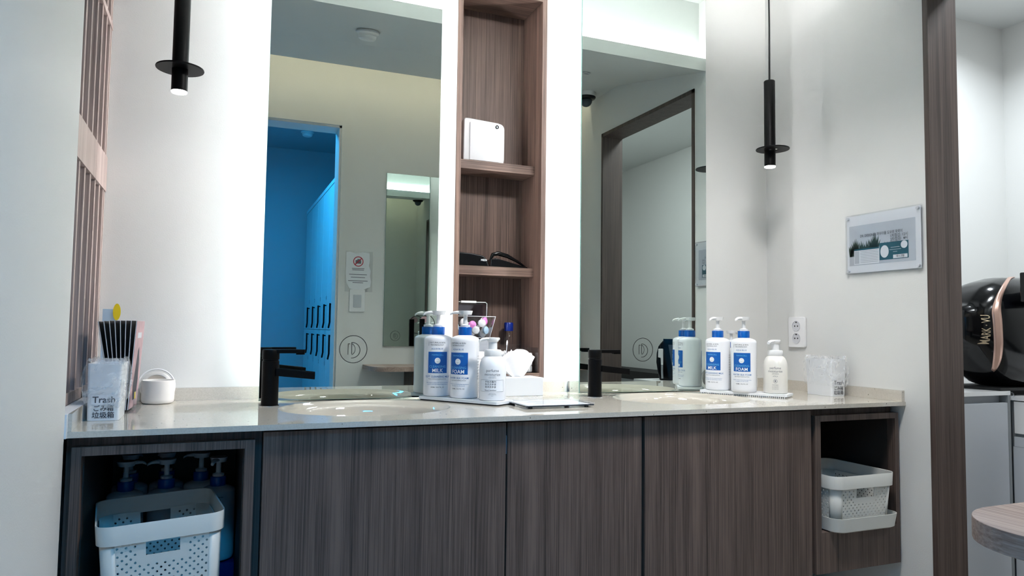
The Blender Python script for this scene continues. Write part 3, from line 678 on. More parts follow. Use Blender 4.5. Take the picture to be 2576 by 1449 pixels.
for xa, xb in ((0.722, 0.717), (0.848, 0.860)):
    MB().loft([[(xa, 0.062, zb0), (xa+t_, 0.062, zb0), (xa+t_, 0.14, zb0), (xa, 0.14, zb0)], [(xb, 0.038, zb1), (xb+t_, 0.038, zb1), (xb+t_, 0.14, zb1), (xb, 0.14, zb1)]]).build('side_sheet', 'acr', fb)
bx('base_sheet', 'acr', fb, 0.7222, 0.8498, 0.06, 0.14, 0.1865, 0.1868+t_); bx('back_sheet', 'acrs', fb, 0.722, 0.85, 0.138, 0.14, 0.19, 0.305)
MB().loft([[(0.717, 0.09, 0.262), (0.852, 0.09, 0.262), (0.852, 0.092, 0.262), (0.717, 0.092, 0.262)], [(0.717, 0.066, 0.312), (0.838, 0.066, 0.312), (0.838, 0.068, 0.312), (0.717, 0.068, 0.312)]]).build('lid', 'acrs', fb)
MB().tube([(0.717, 0.066, 0.312), (0.834, 0.066, 0.312), (0.840, 0.067, 0.308), (0.846, 0.085, 0.268), (0.849, 0.10, 0.225), (0.852, 0.12, 0.19)], 0.0014, 6).build('lid_rim', 'white', fb, 60)
MB().tube([(0.717, 0.036, 0.262), (0.862, 0.036, 0.262), (0.862, 0.13, 0.262)], 0.0009, 6).build('edge', 'paper', fb, 60)
MB().tube([(0.862, 0.036, 0.262), (0.850, 0.060, 0.188), (0.722, 0.060, 0.188)], 0.0008, 6).build('edge', 'paper', fb, 60)
bx('lid_grip', 'white', fb, 0.742, 0.798, 0.060, 0.068, 0.309, 0.316)
def lens_case(x, y, z, rx, ry, rz, c1, c2, label):
    o = thing('lens_case', label, 'lens case', (x, y, z), group='contact lens cases in the flip bin')
    o.rotation_euler = (R(rx), R(ry), R(rz))
    bd = MB()
    for s_ in (-1, 1): bd.lathe([(0.0125, -0.005), (0.0135, 0.0), (0.0125, 0.002)], 20, s_*0.0165, 0)
    bd.box(-0.012, 0.012, -0.006, 0.006, -0.005, 0.0); bd.build('tray', 'white', o, 45, local=True)
    for s_, c in ((-1, c1), (1, c2)): MB().lathe([(0.0130, 0.0022), (0.0138, 0.003), (0.0138, 0.008), (0.012, 0.0095), (0.0005, 0.0096)], 20, s_*0.0165, 0).build('screw_lid', c, o, 45, local=True)
for a in ((0.773, 0.078, 0.236, 80, 15, 0, 'white', 'pink', 'lens case with a pink lid facing front in the flip bin'), (0.812, 0.0745, 0.226, 84, -48, 0, 'white', 'white', 'all white lens case standing aslant in the flip bin'),
          (0.838, 0.088, 0.230, 78, 80, 20, 'pink', 'lens', 'lens case with pink and pale blue lids at the bin right side'), (0.745, 0.088, 0.222, 78, 10, 0, 'lens', 'white', 'lens case with a pale blue lid at the bin left side'),
          (0.778, 0.100, 0.207, 85, 0, 0, 'pink', 'white', 'lens case with a pink lid lying low in the flip bin'), (0.822, 0.108, 0.207, 85, 20, 10, 'lens', 'white', 'lens case with one pale blue lid low at the bin back')): lens_case(*a)
cb = thing('swab_box', 'clear acrylic box of cotton swabs at the niche bottom right', 'acrylic box', (0.95, 0.045, 0.0662))
for a in ((0.868, 1.012, 0.004, 0.006, 0.0662, 0.155), (0.868, 1.012, 0.078, 0.080, 0.0662, 0.155), (0.868, 0.870, 0.006, 0.078, 0.0662, 0.155), (1.010, 1.012, 0.006, 0.078, 0.0662, 0.155), (0.938, 0.940, 0.006, 0.078, 0.0682, 0.155), (0.870, 1.010, 0.006, 0.078, 0.0662, 0.0682)): bx('sheet', 'acr', cb, *a)
MB().box(0.868, 1.012, 0.0785, 0.0795, 0.156, 0.166).build('lid_edge', 'acr', cb)
for i in range(16):
    x = 0.878+0.052*random.random(); y = 0.016+0.052*random.random(); tx, ty = x+random.uniform(-.012, .012), y+random.uniform(-.01, .01)
    x, tx = [max(0.876, min(0.932, q)) for q in (x, tx)]; ty = max(0.012, min(0.072, ty)); h = 0.142+random.uniform(-0.01, 0.004) if i else 0.178
    o = thing('cotton_swab', 'white cotton swab sticking up out of the clear box' if i == 0 else 'white cotton swab standing bunched in the clear niche box', 'cotton swab', (x, y, 0.0683), group='cotton swabs in the clear box')
    A, B = Vector((x, y, 0.0685)), Vector((tx, ty, h)); d = (B-A)
    MB().tube([A, B], 0.0012, 6).build('stick', 'paper', o, 60)
    MB().tube([B-d*0.16, B-d*0.13, B-d*0.05, B+d*0.02], [0.001, 0.0028, 0.0034, 0.0012], 8).build('cotton_tip', 'tissue', o, 180)
for k in range(3):
    o = MB().lathe([(0.027, 0.0), (0.029, 0.003), (0.029, 0.018), (0.027, 0.022)], 24, 0.975, 0.042).xf(lambda v: v+Vector((0, 0, 0.0684+0.0225*k)))
    tag(o.build('cotton_pad_stack', 'tissue', None, 60), ('lowest', 'middle', 'topmost')[k]+' of three white cotton pad stacks in the clear box', 'cotton pads', 'cotton pads in the clear box')
wb_ = thing('spray_bottle', 'clear bottle with a dark blue cap at the back of the niche', 'bottle', (0.952, 0.135, 0.0662))
MB().lathe([(0.017, 0.0664), (0.018, 0.068), (0.018, 0.188), (0.014, 0.198), (0.010, 0.202), (0.010, 0.212)], 24, 0.952, 0.135).build('body', 'acr', wb_, 45)
MB().lathe([(0.0165, 0.212), (0.017, 0.214), (0.017, 0.240), (0.015, 0.243), (0.001, 0.2435)], 24, 0.952, 0.135).build('cap', 'capblue', wb_, 45)

# ------------------------------------------------------------------ left end of the worktop
def bin_(x, y, rz, label, seed, bulge):
    o = thing('trash_bin', label, 'trash bin', (x, y, 0.0004), rz, 'bagged counter trash bins')
    W_, D_, H_ = 0.070, 0.120, 0.128
    sh = MB().loft([[(a, b, 0) for a, b in rrect(W_-0.006, D_-0.008, 0.006)], [(a, b, H_) for a, b in rrect(W_, D_, 0.006)], [(a, b, H_) for a, b in rrect(W_-0.004, D_-0.004, 0.005)], [(a, b, 0.003) for a, b in rrect(W_-0.01, D_-0.012, 0.005)]])
    sh.build('bucket', 'matwhite', o, 40, local=True)
    rnd = random.Random(seed); ph = [rnd.uniform(0, 6.28) for _ in range(8)]
    def bag(u, v):
        a = 2*math.pi*u; pr = rrect(W_, D_, 0.010, 8); n = len(pr); k = u*n; i0 = int(k) % n; f = k-int(k)
        bxp = pr[i0][0]*(1-f)+pr[(i0+1) % n][0]*f; byp = pr[i0][1]*(1-f)+pr[(i0+1) % n][1]*f
        if v < 0.16:
            s_ = 0.90; z = H_-0.03+0.036*v/0.16
        elif v < 0.24:
            s_ = 0.90+0.16*(v-0.16)/0.08; z = H_+0.006+0.004*math.sin((v-0.16)/0.08*math.pi)
        else:
            t = (v-0.24)/0.76; z = H_+0.004-t*(H_-0.030-0.006*math.sin(a*2+ph[0]))
            s_ = 1.06+bulge*math.sin(math.pi*t)**0.8+0.03*t
        w = 0.028*math.sin(5*a+ph[1]+4*v)+0.016*math.sin(9*a+ph[2]-7*v)+0.006*math.sin(17*a+ph[3]+11*v)+0.014*math.sin(13*v+3*a+ph[4])
        s_ += w*(0.9 if v > 0.2 else 0.15)
        return (bxp*max(s_, 0.88 if v < 0.2 else 1.035), byp*max(s_, 0.88 if v < 0.2 else 1.03), z+0.003*math.sin(7*a+ph[5])*(v < 0.3))
    MB().grid(bag, 96, 36).build('bag', 'bag', o, 180, fix=False, local=True)
    lab = MB(); yf = -(D_-0.008)/2-0.0020; X, Zv = (1, 0, 0), (0, -0.0315, 1)
    rect(lab, (0, yf+0.0010, 0.0), X, Zv, -0.025, 0.027, 0.036, 0.058); l = lab.build('label', 'paper', o, fix=False, local=True)
    g = MB(); text(g, 'Trash', 0.0200, (0.001, yf+0.0006, 0), X, Zv, 0, 0.0465, 0.012); text(g, 'ごみ箱', 0.0140, (0.0, yf+0.0006, 0), X, Zv, 0, 0.0270, 0.010); text(g, '垃圾箱', 0.0150, (0.0, yf+0.0006, 0), X, Zv, 0, 0.0115, 0.010)
    g.build('lettering', 'darktxt', l, fix=False, local=True)
    return o
bin_(-0.274, -0.400, 0, 'small trash bin in a loose bag beside the wooden lattice', 3, 0.20)
bin_(1.968, -0.365, 0, 'small trash bin in a clinging bag against the right wall', 11, 0.07)
def pot(x, y, rz, label, lid=True):
    o = thing('handled_pot', label, 'pot', (x, y, 0.0004), rz)
    r = 0.0415
    MB().lathe([(0.030, 0), (0.037, 0.001), (0.0405, 0.005), (r, 0.012), (r+0.001, 0.0635), (r-0.001, 0.0645), (r-0.0025, 0.0635), (r-0.004, 0.012), (0.030, 0.006), (0.001, 0.006)], 48).build('cup', 'cream', o, 50, local=True)
    ld = MB().lathe([(0.040, -0.004), (0.0425, -0.003), (0.0425, 0.003), (0.040, 0.005), (0.033, 0.006), (0.032, 0.004), (0.001, 0.004)], 40).xf(lambda v: Vector((v.x-0.008, 0.047-v.z*0.97+0.22*v.y, 0.0425+v.y*0.97+0.22*v.z)))
    l = ld.build('lid', 'cream', o, 45, local=True)
    MB().lathe([(0.0315, 0.0041), (0.0315, 0.0048), (0.001, 0.0048)], 32).xf(lambda v: Vector((v.x-0.008, 0.047-v.z*0.97+0.22*v.y, 0.0425+v.y*0.97+0.22*v.z))).build('lid_panel', 'brown', l, 45, local=True)
    pts = [(-0.008+0.0485*math.cos(R(a)), 0.034+0.012*math.sin(R(a)), 0.043+0.0485*math.sin(R(a))) for a in range(-25, 206, 11)]
    MB().tube(pts, 0.0022, 8).build('handle', 'white', o, 60, local=True)
    g = MB()
    for s_, z in (('500', 0.040), ('4', 0.052)):
        ctext(g, s_, 0.008, r+0.0008, z, R(52))
    g.build('volume_mark', 'cream', o, fix=False, local=True)
pot(-0.187, -0.080, 0, 'cream handled pot with its lid leaning behind it, left counter end')
o = thing('round_lid', 'cream round pot lid standing behind the right foam soap bottle', 'lid', (1.752, -0.235, 0.0004), 62)
MB().lathe([(0.034, -0.012), (0.037, -0.010), (0.038, 0.0), (0.037, 0.010), (0.034, 0.012), (0.027, 0.012), (0.026, 0.006), (0.001, 0.006)], 40).xf(lambda v: Vector((v.x, -v.z, 0.0384+v.y))).build('shell', 'cream', o, 45, local=True)
MB().lathe([(0.0255, 0.0062), (0.0255, 0.0075), (0.001, 0.0075)], 32).xf(lambda v: Vector((v.x, -v.z, 0.0384+v.y))).build('felt', 'brown', o, 45, local=True)
MB().tube([(0.0385*math.cos(R(a)), 0.014, 0.0384+0.0385*math.sin(R(a))) for a in range(20, 170, 10)], 0.002, 8).build('handle', 'white', o, 60, local=True)
# brochure stand
bh = thing('brochure_stand', 'clear acrylic brochure stand behind the left trash bin', 'brochure stand', (-0.235, -0.23, 0.0004))
bx('base', 'acr', bh, -0.297, -0.218, -0.325, -0.135, 0.0004, 0.0034)
bx('front_sheet', 'acr', bh, -0.291, -0.2265, -0.305, -0.303, 0.0036, 0.048); bx('right_sheet', 'acr', bh, -0.2285, -0.2265, -0.3028, -0.14, 0.0036, 0.05)
bx('left_sheet', 'acr', bh, -0.293, -0.291, -0.3028, -0.14, 0.0036, 0.045)
bx('tag', 'yellow', bh, -0.2263, -0.2255, -0.302, -0.282, 0.034, 0.050)
for i in range(8):
    a = R(-10.5+1.95*i); xb = -0.270+0.0046*i
    br = thing('brochure', 'slim black backed brochure with the pink portrait cover at the fan front' if i == 7 else 'slim black brochure, number %s from the lattice in the fan' % ('one', 'two', 'three', 'four', 'five', 'six', 'seven')[i], 'brochure', (xb, -0.22, 0.006), group='brochures fanned in the stand')
    br.rotation_euler = (0, a, R(-2.5))
    MB().box(0, 0.0016, -0.078, 0.06, 0, 0.222).build('pages', 'paper', br, local=True)
    MB().box(0.0018, 0.0024, -0.0775, 0.06, 0.0005, 0.2215).build('cover', 'skinpink' if i == 7 else 'blkmat', br, local=True)
    if i == 7:
        g = MB(); rect(g, (0.0027, 0, 0), (0, 1, 0), (0, 0, 1), -0.045, 0.02, 0.178, 0.192); g.build('title_box', 'paper', br, fix=False, local=True)
        g = MB(); poly(g, (0.0027, 0, 0), (0, 1, 0), (0, 0, 1), [(-0.03, 0.02), (0.02, 0.02), (0.03, 0.07), (0.02, 0.12), (0.0, 0.155), (-0.018, 0.145), (-0.03, 0.10), (-0.045, 0.06)]); g.build('portrait_hair', 'darktxt', br, fix=False, local=True)
    else:
        MB().box(-0.0008, -0.0002, -0.0775, 0.06, 0.0005, 0.2215).build('cover', 'blkmat', br, local=True)
cs = thing('card_stand', 'tall clear acrylic card stand with painted-in blue light in the left corner', 'card stand', (-0.318, -0.058, 0.0004))
bx('foot', 'acrb', cs, -0.335, -0.295, -0.085, -0.035, 0.0004, 0.0034)
MB().loft([[(-0.335, -0.060, 0.0034), (-0.297, -0.060, 0.0034), (-0.297, -0.056, 0.0034), (-0.335, -0.056, 0.0034)], [(-0.335, -0.048, 0.260), (-0.297, -0.048, 0.260), (-0.297, -0.044, 0.260), (-0.335, -0.044, 0.260)]]).build('card', mat('card_blue_lit', (196, 222, 244), 0.3), cs)  # white card with the blue light put into its colour
MB().lathe([(0.016, 0), (0.016, 0.002), (0.001, 0.002)], 28).xf(lambda v: Vector((-0.300+v.x*0.6, -0.052-v.z, 0.252+v.y*1.45))).build('round_tag', 'yellow', cs, 45)
bx('strip_tag', 'yellow', cs, -0.327, -0.308, -0.0523, -0.0515, 0.219, 0.226)

# ------------------------------------------------------------------ plastic baskets
def perf(mb, P, W_, H_, nx, ny, hole, skip):
    """plastic wall with staggered octagonal holes; P(x,z) places it; skip = handle slot (x0,x1,z0,z1)"""
    dx, dz = W_/nx, H_/ny
    for i in range(nx):
        for k in range(ny):
            x0, z0 = -W_/2+i*dx, k*dz; cx, cz = x0+dx/2, z0+dz/2
            if skip and skip[0] <= cx <= skip[1] and skip[2] <= cz <= skip[3]: continue
            near = skip and skip[0]-dx*1.6 <= cx <= skip[1]+dx*1.6 and cz >= skip[2]-dz*1.6
            if (i+k) % 2 == 0 and not near and 0 < k < ny-1:
                out = [(x0, z0), (cx, z0), (x0+dx, z0), (x0+dx, cz), (x0+dx, z0+dz), (cx, z0+dz), (x0, z0+dz), (x0, cz)]
                inn = [(cx+hole*math.cos(R(225+45*q)), cz+hole*math.sin(R(225+45*q))) for q in range(8)]
                v = [P(*p) for p in out+inn]; mb.add(v, [(q, (q+1) % 8, 8+(q+1) % 8, 8+q) for q in range(8)])
            else: mb.quad(P(x0, z0), P(x0+dx, z0), P(x0+dx, z0+dz), P(x0, z0+dz))
def basket(x, y, z, rz, W_, D_, H_, label, slot=True, group='white perforated baskets'):
    o = thing('storage_basket', label, 'basket', (x, y, z), rz, group)
    rc = 0.028; rim = 0.040; tp = 0.90
    def P(side):
        def f(u, zz):
            t = tp+(1-tp)*zz/H_
            w, d = (W_-0.012)/2*t, (D_-0.012)/2*t
            return {0: (u*t, -d, zz), 1: (-u*t, d, zz), 2: (w, u*t, zz), 3: (-w, -u*t, zz)}[side]
        return f
    hb = H_-rim+0.004
    nz = max(6, int(hb/0.0082))
    for s_ in range(4):
        full = (W_ if s_ < 2 else D_)-0.012; wid = full-2*rc
        nx = int(wid/0.0082); mb = MB()
        perf(mb, P(s_), wid, hb, nx, nz, 0.0026, (-0.037, 0.037, hb-0.034, hb-0.004) if slot and s_ < 2 else None)
        mb.build('perforated_wall', 'basket', o, solid=0.0016, fix=False, local=True)
    for qx, qy, a0 in ((1, 1, 0), (-1, 1, 90), (-1, -1, 180), (1, -1, 270)):
        def cf(u, v):
            t = tp+(1-tp)*v*hb/H_; a = R(a0+90*u)
            return ((qx*((W_-0.012)/2-rc)+rc*math.cos(a))*t, (qy*((D_-0.012)/2-rc)+rc*math.sin(a))*t, v*hb)
        MB().grid(cf, 6, 1).build('corner', 'basket', o, 180, solid=0.0016, fix=False, local=True)
    MB().prism([(a*tp, b*tp) for a, b in rrect(W_-0.014, D_-0.014, rc)], 0, 0.002).build('floor_plate', 'basket', o, local=True)
    R1, R2 = rrect(W_, D_, rc+0.006, 7), rrect(W_-0.006, D_-0.006, rc+0.003, 7); R0 = rrect(W_-0.003, D_-0.003, rc+0.006, 7)
    rings = [[(a, b, H_-rim) for a, b in R0], [(a, b, H_-0.001) for a, b in R1], [(a*0.997, b*0.997, H_) for a, b in R1], [(a, b, H_-0.001) for a, b in R2], [(a*0.985, b*0.985, H_-rim) for a, b in R2]]
    MB().loft(rings+[rings[0]], False, False).build('rim', 'basket', o, 35, local=True)
    return o
lbk = basket(-0.140, -0.490, -0.4600, 7, 0.250, 0.275, 0.270, 'large white perforated basket set askew in the left cubby')
lbk.rotation_euler.y = R(-2.2)
def shallow(x, y, z, W_, D_, H_, label):
    o = thing('basket_tray', label, 'tray', (x, y, z)); rc = 0.036
    A, B, C_ = rrect(W_-0.022, D_-0.022, rc, 8), rrect(W_, D_, rc, 8), rrect(W_-0.005, D_-0.005, rc-0.002, 8)
    MB().loft([[(a, b, 0) for a, b in A], [(a, b, 0.004) for a, b in rrect(W_-0.010, D_-0.010, rc, 8)], [(a, b, H_) for a, b in B], [(a, b, H_) for a, b in C_], [(a, b, 0.005) for a, b in rrect(W_-0.024, D_-0.024, rc, 8)]]).build('tray_shell', 'basket', o, 35, local=True)
shallow(1.852, -0.505, -0.3915, 0.272, 0.290, 0.044, 'shallow white tray under the basket in the right cubby')
basket(1.846, -0.505, -0.3855, 0, 0.262, 0.282, 0.166, 'smaller white perforated basket sitting in a tray, right cubby')
for k, (x, y, s_) in enumerate(((-0.2415, -0.250, 1.0), (-0.149, -0.247, 1.0), (-0.068, -0.172, 1.0), (-0.0255, -0.256, 1.0), (-0.2415, -0.145, 1.0), (-0.154, -0.140, 1.0))):
    bt = cleanser(x, y, 10-8*k, (20, 190, 170, 250, 60, 120)[k], 'spare blue-capped pump bottle in the left cubby, ' + ('leftmost of the front ones', 'second from the left wall', 'third from the left, set back', 'rightmost by the cabinet side', 'at the back behind the leftmost', 'at the back in the middle')[k], 'MILK', s_, -0.4645+0.078, True, 'spare pump bottles in the left cubby')
bx2_ = thing('storage_box', 'dark blue carton the spare bottles stand on inside the left cubby', 'box', (-0.13, -0.2, -0.4647))
bx('carton', 'capblue', bx2_, -0.288, 0.019, -0.300, -0.085, -0.4647, -0.392)
for y0, y1 in ((-0.300, -0.194), (-0.191, -0.085)): bx('flap', 'capblue', bx2_, -0.287, 0.018, y0, y1, -0.3918, -0.3905)

# ------------------------------------------------------------------ right wall: outlet and framed notice
ou = thing('power_outlet', 'white double power outlet on the right wall above the bin', 'outlet', (XR, -0.169, 0.163))
MB().prism(rrect(0.085, 0.117, 0.006, 4, -0.169, 0.2215), XR-0.011, XR-0.0005, 'yz').build('plate', 'white', ou, 40, bevel=0.002)
for z in (0.2215+0.0235, 0.2215-0.0235):
    s_ = MB().lathe([(0.0200, 0), (0.0200, 0.0016), (0.0188, 0.0016), (0.0182, 0.0002), (0.0005, 0.0002)], 32).xf(lambda v: Vector((XR-0.0112-v.z, -0.169+v.x, z+v.y))).build('socket', 'sock', ou, 40)
    for dy, dz in ((-0.0072, 0.0), (0.0072, 0.0)): MB().cyl((XR-0.0120, -0.169+dy, z+dz), 0.0028, 0.0006, 0, 14).build('pin_hole', 'blkmat', s_)
    MB().box(XR-0.0121, XR-0.0116, -0.1725, -0.1655, z+0.0125, z+0.0165).build('earth_clip', 'blkmat', s_)
SG = thing('framed_notice', 'clear acrylic framed notice with a plant picture on the right wall', 'notice', (XR, -0.558, 0.427))
SO, SX, SZ = (XR-0.0070, -0.409, 0.427), (0, -1, 0), (0, 0, 1)
def sp(d): return (XR-0.0070-d, SO[1], SO[2])
SW, SH = 0.300, 0.209
bx('back_sheet', 'acr', SG, XR-0.0065, XR-0.0035, SO[1]-SW, SO[1], SO[2], SO[2]+SH)
for y, z in ((0.012, 0.012), (SW-0.012, 0.012), (0.012, SH-0.012), (SW-0.012, SH-0.012)):
    MB().cyl((XR-0.0155, SO[1]-y, SO[2]+z), 0.0048, 0.015, 0, 18).build('screw', 'lgrey', SG, 40)
pp = bx('paper', 'paper', SG, XR-0.0073, XR-0.0067, SO[1]-SW+0.004, SO[1]-0.004, SO[2]+0.004, SO[2]+SH-0.004)
k = MB(); rect(k, sp(0.0005), SX, SZ, 0.014, 0.276, 0.030, 0.170); k.build('picture', 'print', pp, fix=False)
k = MB(); rng = random.Random(5)
for cx, n, h, w in ((0.040, 6, 0.055, 0.020), (0.065, 5, 0.045, 0.018), (0.090, 4, 0.05, 0.014), (0.118, 9, 0.068, 0.030), (0.022, 4, 0.04, 0.012), (0.165, 6, 0.032, 0.03)):
    for q in range(n):
        a = (q-(n-1)/2)/max(1, n-1)*1.4; bx_, by_ = cx+a*w*0.35, 0.070; tx, ty = cx+a*w*1.2, 0.070+h*math.cos(a)*rng.uniform(0.8, 1.05)
        poly(k, sp(0.0007), SX, SZ, [(bx_-0.004, by_-0.01), (bx_+0.004, by_-0.01), ((bx_+tx)/2+0.004, (by_+ty)/2), (tx, ty), ((bx_+tx)/2-0.004, (by_+ty)/2)])
k.build('plant_print', 'plant', pp, fix=False)
k = MB(); rect(k, sp(0.0008), SX, SZ, 0.014, 0.034, 0.030, 0.062); k.build('pot_print', 'lgrey', pp, fix=False)
k = MB(); rect(k, sp(0.0009), SX, SZ, 0.034, 0.137, 0.033, 0.086); tbl = k.build('table_print', 'paper', pp, fix=False)
k = MB()
for q in range(8): rect(k, sp(0.0011), SX, SZ, 0.060, 0.134, 0.038+q*0.0055, 0.0405+q*0.0055)
rect(k, sp(0.0011), SX, SZ, 0.036, 0.056, 0.036, 0.080); k.build('table_rows', 'lgrey', tbl, fix=False)
k = MB(); rect(k, sp(0.0012), SX, SZ, 0.034, 0.137, 0.082, 0.087); k.build('table_head', 'teal', tbl, fix=False)
k = MB(); rect(k, sp(0.0011), SX, SZ, 0.139, 0.250, 0.041, 0.099); tl = k.build('card_print', 'teal', pp, fix=False)
k = MB(); disc(k, sp(0.0013), SX, SZ, 0, 0.021, 28, dx=0.159, dy=0.069, ex=0.78); disc(k, sp(0.0013), SX, SZ, 0, 0.0125, 24, dx=0.234, dy=0.086); rect(k, sp(0.0013), SX, SZ, 0.192, 0.246, 0.043, 0.055); k.build('card_patches', 'paper', tl, fix=False)
k = MB(); text(k, 'DR. DESIGNER 파우더룸 도우미 꾹꾹이', 0.0128, sp(0.0013), SX, SZ, 0.145, 0.131, 0.0, 0.80); text(k, '1차점검: 12시', 0.0128, sp(0.0013), SX, SZ, 0.215, 0.119, 0.0, 0.95); text(k, '2차점검:  4시', 0.0128, sp(0.0013), SX, SZ, 0.215, 0.107, 0.0, 0.95)
text(k, '이번달 꾹꾹이', 0.0055, sp(0.0013), SX, SZ, 0.197, 0.0995); text(k, '데스크팀', 0.0085, sp(0.0016), SX, SZ, 0.219, 0.049, 0.01)
k.build('lettering', 'darktxt', pp, fix=False)
k = MB()
for q, w in enumerate((0.034, 0.044, 0.016)): rect(k, sp(0.0013), SX, SZ, 0.200-w/2, 0.200+w/2, 0.0795-q*0.0075, 0.0812-q*0.0075)
k.build('card_lines', 'lgrey', tl, fix=False)
bx('front_sheet', 'acr', SG, XR-0.0125, XR-0.0095, SO[1]-SW, SO[1], SO[2], SO[2]+SH)

# ------------------------------------------------------------------ side room seen through the portal
sc_ = thing('storage_cabinet', 'light grey storage cabinet behind the wooden portal post', 'cabinet', (2.41, -0.28, FL))
bx('top_panel', 'white', sc_, 2.158, 2.670, -0.553, -0.003, 0.0005, 0.0155)
bx('side_panel', 'greyedge', sc_, 2.656, 2.670, -0.552, -0.003, FL+0.001, 0.0); bx('side_panel', 'greyedge', sc_, 2.158, 2.174, -0.552, -0.003, FL+0.001, 0.0)
bx('grip_channel', 'lgrey', sc_, 2.174, 2.656, -0.520, -0.500, -0.030, 0.0)
bx('door', 'lgrey', sc_, 2.175, 2.655, -0.552, -0.534, FL+0.06, -0.027, bevel=0.001)
bx('carcass', 'lgrey', sc_, 2.174, 2.656, -0.49, -0.003, FL+0.001, 0.0)
MB().lathe([(0.010, -0.006), (0.013, 0.0), (0.0125, 0.008), (0.006, 0.013), (0.001, 0.014)], 20, 2.655, -0.549).xf(lambda v: v+Vector((0, -0.012, 0.0))).build('corner_guard', 'acr', sc_, 60)
du = thing('drawer_unit', 'white drawer unit with a glass front under the black analyzer', 'drawer unit', (2.95, -0.6, FL))
bx('top_panel', 'white', du, 2.674, 3.30, -1.10, -0.004, -0.018, -0.004)
bx('carcass', 'greyedge', du, 2.690, 3.30, -1.10, -0.004, FL+0.001, -0.019)
bx('drawer', 'white', du, 2.676, 2.689, -1.09, -0.56, -0.138, -0.022, bevel=0.001); bx('frame_rail', 'lgrey', du, 2.674, 2.689, -1.09, -0.56, -0.185, -0.150)
bx('frame_post', 'lgrey', du, 2.674, 2.689, -0.60, -0.556, FL+0.01, -0.186)
gp = bx('glass_door', 'darkglass', du, 2.680, 2.688, -1.09, -0.602, FL+0.03, -0.187); bx('shelf_edge', 'greyedge', gp, 2.676, 2.6798, -1.09, -0.602, -0.385, -0.370)
# black face analyzer
an = thing('face_analyzer', 'large glossy black face analyzer with a rose gold band', 'analyzer', (2.75, -0.44, -0.003))
RG = [(2.500, 0.255, 0.045, 0.035), (2.512, 0.254, 0.064, 0.055), (2.528, 0.253, 0.076, 0.070), (2.540, 0.252, 0.082, 0.078), (2.550, 0.2515, 0.086, 0.088), (2.563, 0.2515, 0.105, 0.097), (2.609, 0.243, 0.158, 0.122), (2.650, 0.236, 0.184, 0.136), (2.690, 0.230, 0.200, 0.144), (2.745, 0.230, 0.212, 0.150), (2.85, 0.230, 0.216, 0.155), (3.00, 0.228, 0.210, 0.150), (3.08, 0.228, 0.190, 0.135)]
AY = -0.450
def ring(x):
    for (xa, a, b, c), (xb, d, e, g_) in zip(RG, RG[1:]):
        if x <= xb or xb == RG[-1][0]:
            t = max(0, min(1, (x-xa)/(xb-xa))); return a+(d-a)*t, b+(e-b)*t, c+(g_-c)*t
def surf(x, th, k=1.0):
    zc, hz, ry = ring(x); c, s_ = math.cos(th), math.sin(th); e = 2/2.7
    return (x, AY-k*ry*math.copysign(abs(c)**e, c), max(-0.003+0.024, zc+k*hz*math.copysign(abs(s_)**e, s_)))
xsS = [2.500, 2.506, 2.512, 2.52, 2.528, 2.540, 2.550, 2.556, 2.563, 2.585, 2.609, 2.63, 2.65, 2.67, 2.69, 2.715, 2.745, 2.80, 2.85, 2.93, 3.0, 3.05, 3.08]
MB().loft([[surf(x, 2*math.pi*i/48) for i in range(48)] for x in xsS]).build('housing', 'blkgloss', an, 50)
bd = MB(); n = 30
def bandx(t): return 2.592+0.235*max(0, t)**2.2+0.028*max(0, -t)**2
bd.grid(lambda u, v: surf(bandx(-1+2*u)+(v-0.5)*0.028*(1-0.6*max(0, -(-1+2*u))**4), R(-62+148*u), 1.012), n, 3)
bd.build('rose_gold_band', 'gold', an, 180, solid=0.003, fix=False)
g = MB(); v_, f_ = glyphs('MARK · VU', 0.034, 0.012)
def front(x, z):
    zc, hz, ry = ring(x); q = min(0.98, abs((z-zc)/hz)); return AY-ry*(1-q**2.7)**(1/2.7)-0.002
g.add([(2.560-a[1], front(2.560-a[1], 0.240+a[0]*0.66), 0.240+a[0]*0.66) for a in v_], f_); g.build('lettering', 'goldtxt', an, fix=False)
bx('base', 'blkmat', an, 2.62, 3.02, -0.55, -0.33, 0.016, 0.026)
bx('foot', 'blkmat', an, 2.63, 2.665, -0.50, -0.36, 0.0158, 0.0162); bx('foot', 'blkmat', an, 2.70, 2.95, -0.50, -0.32, -0.0038, 0.0158)
bx('monitor', 'blkgloss', an, 2.645, 3.00, -0.640, -0.612, 0.340, 0.448, bevel=0.004); bx('monitor_arm', 'blk', an, 2.80, 2.86, -0.613, -0.58, 0.38, 0.42)
MB().tube([(2.66, -0.33, 0.06), (2.60, -0.34, 0.078), (2.54, -0.36, 0.068), (2.46, -0.38, 0.035), (2.36, -0.38, 0.0200), (2.28, -0.33, 0.0200)], 0.0035, 8).build('power_cable', 'blkmat', an, 60)
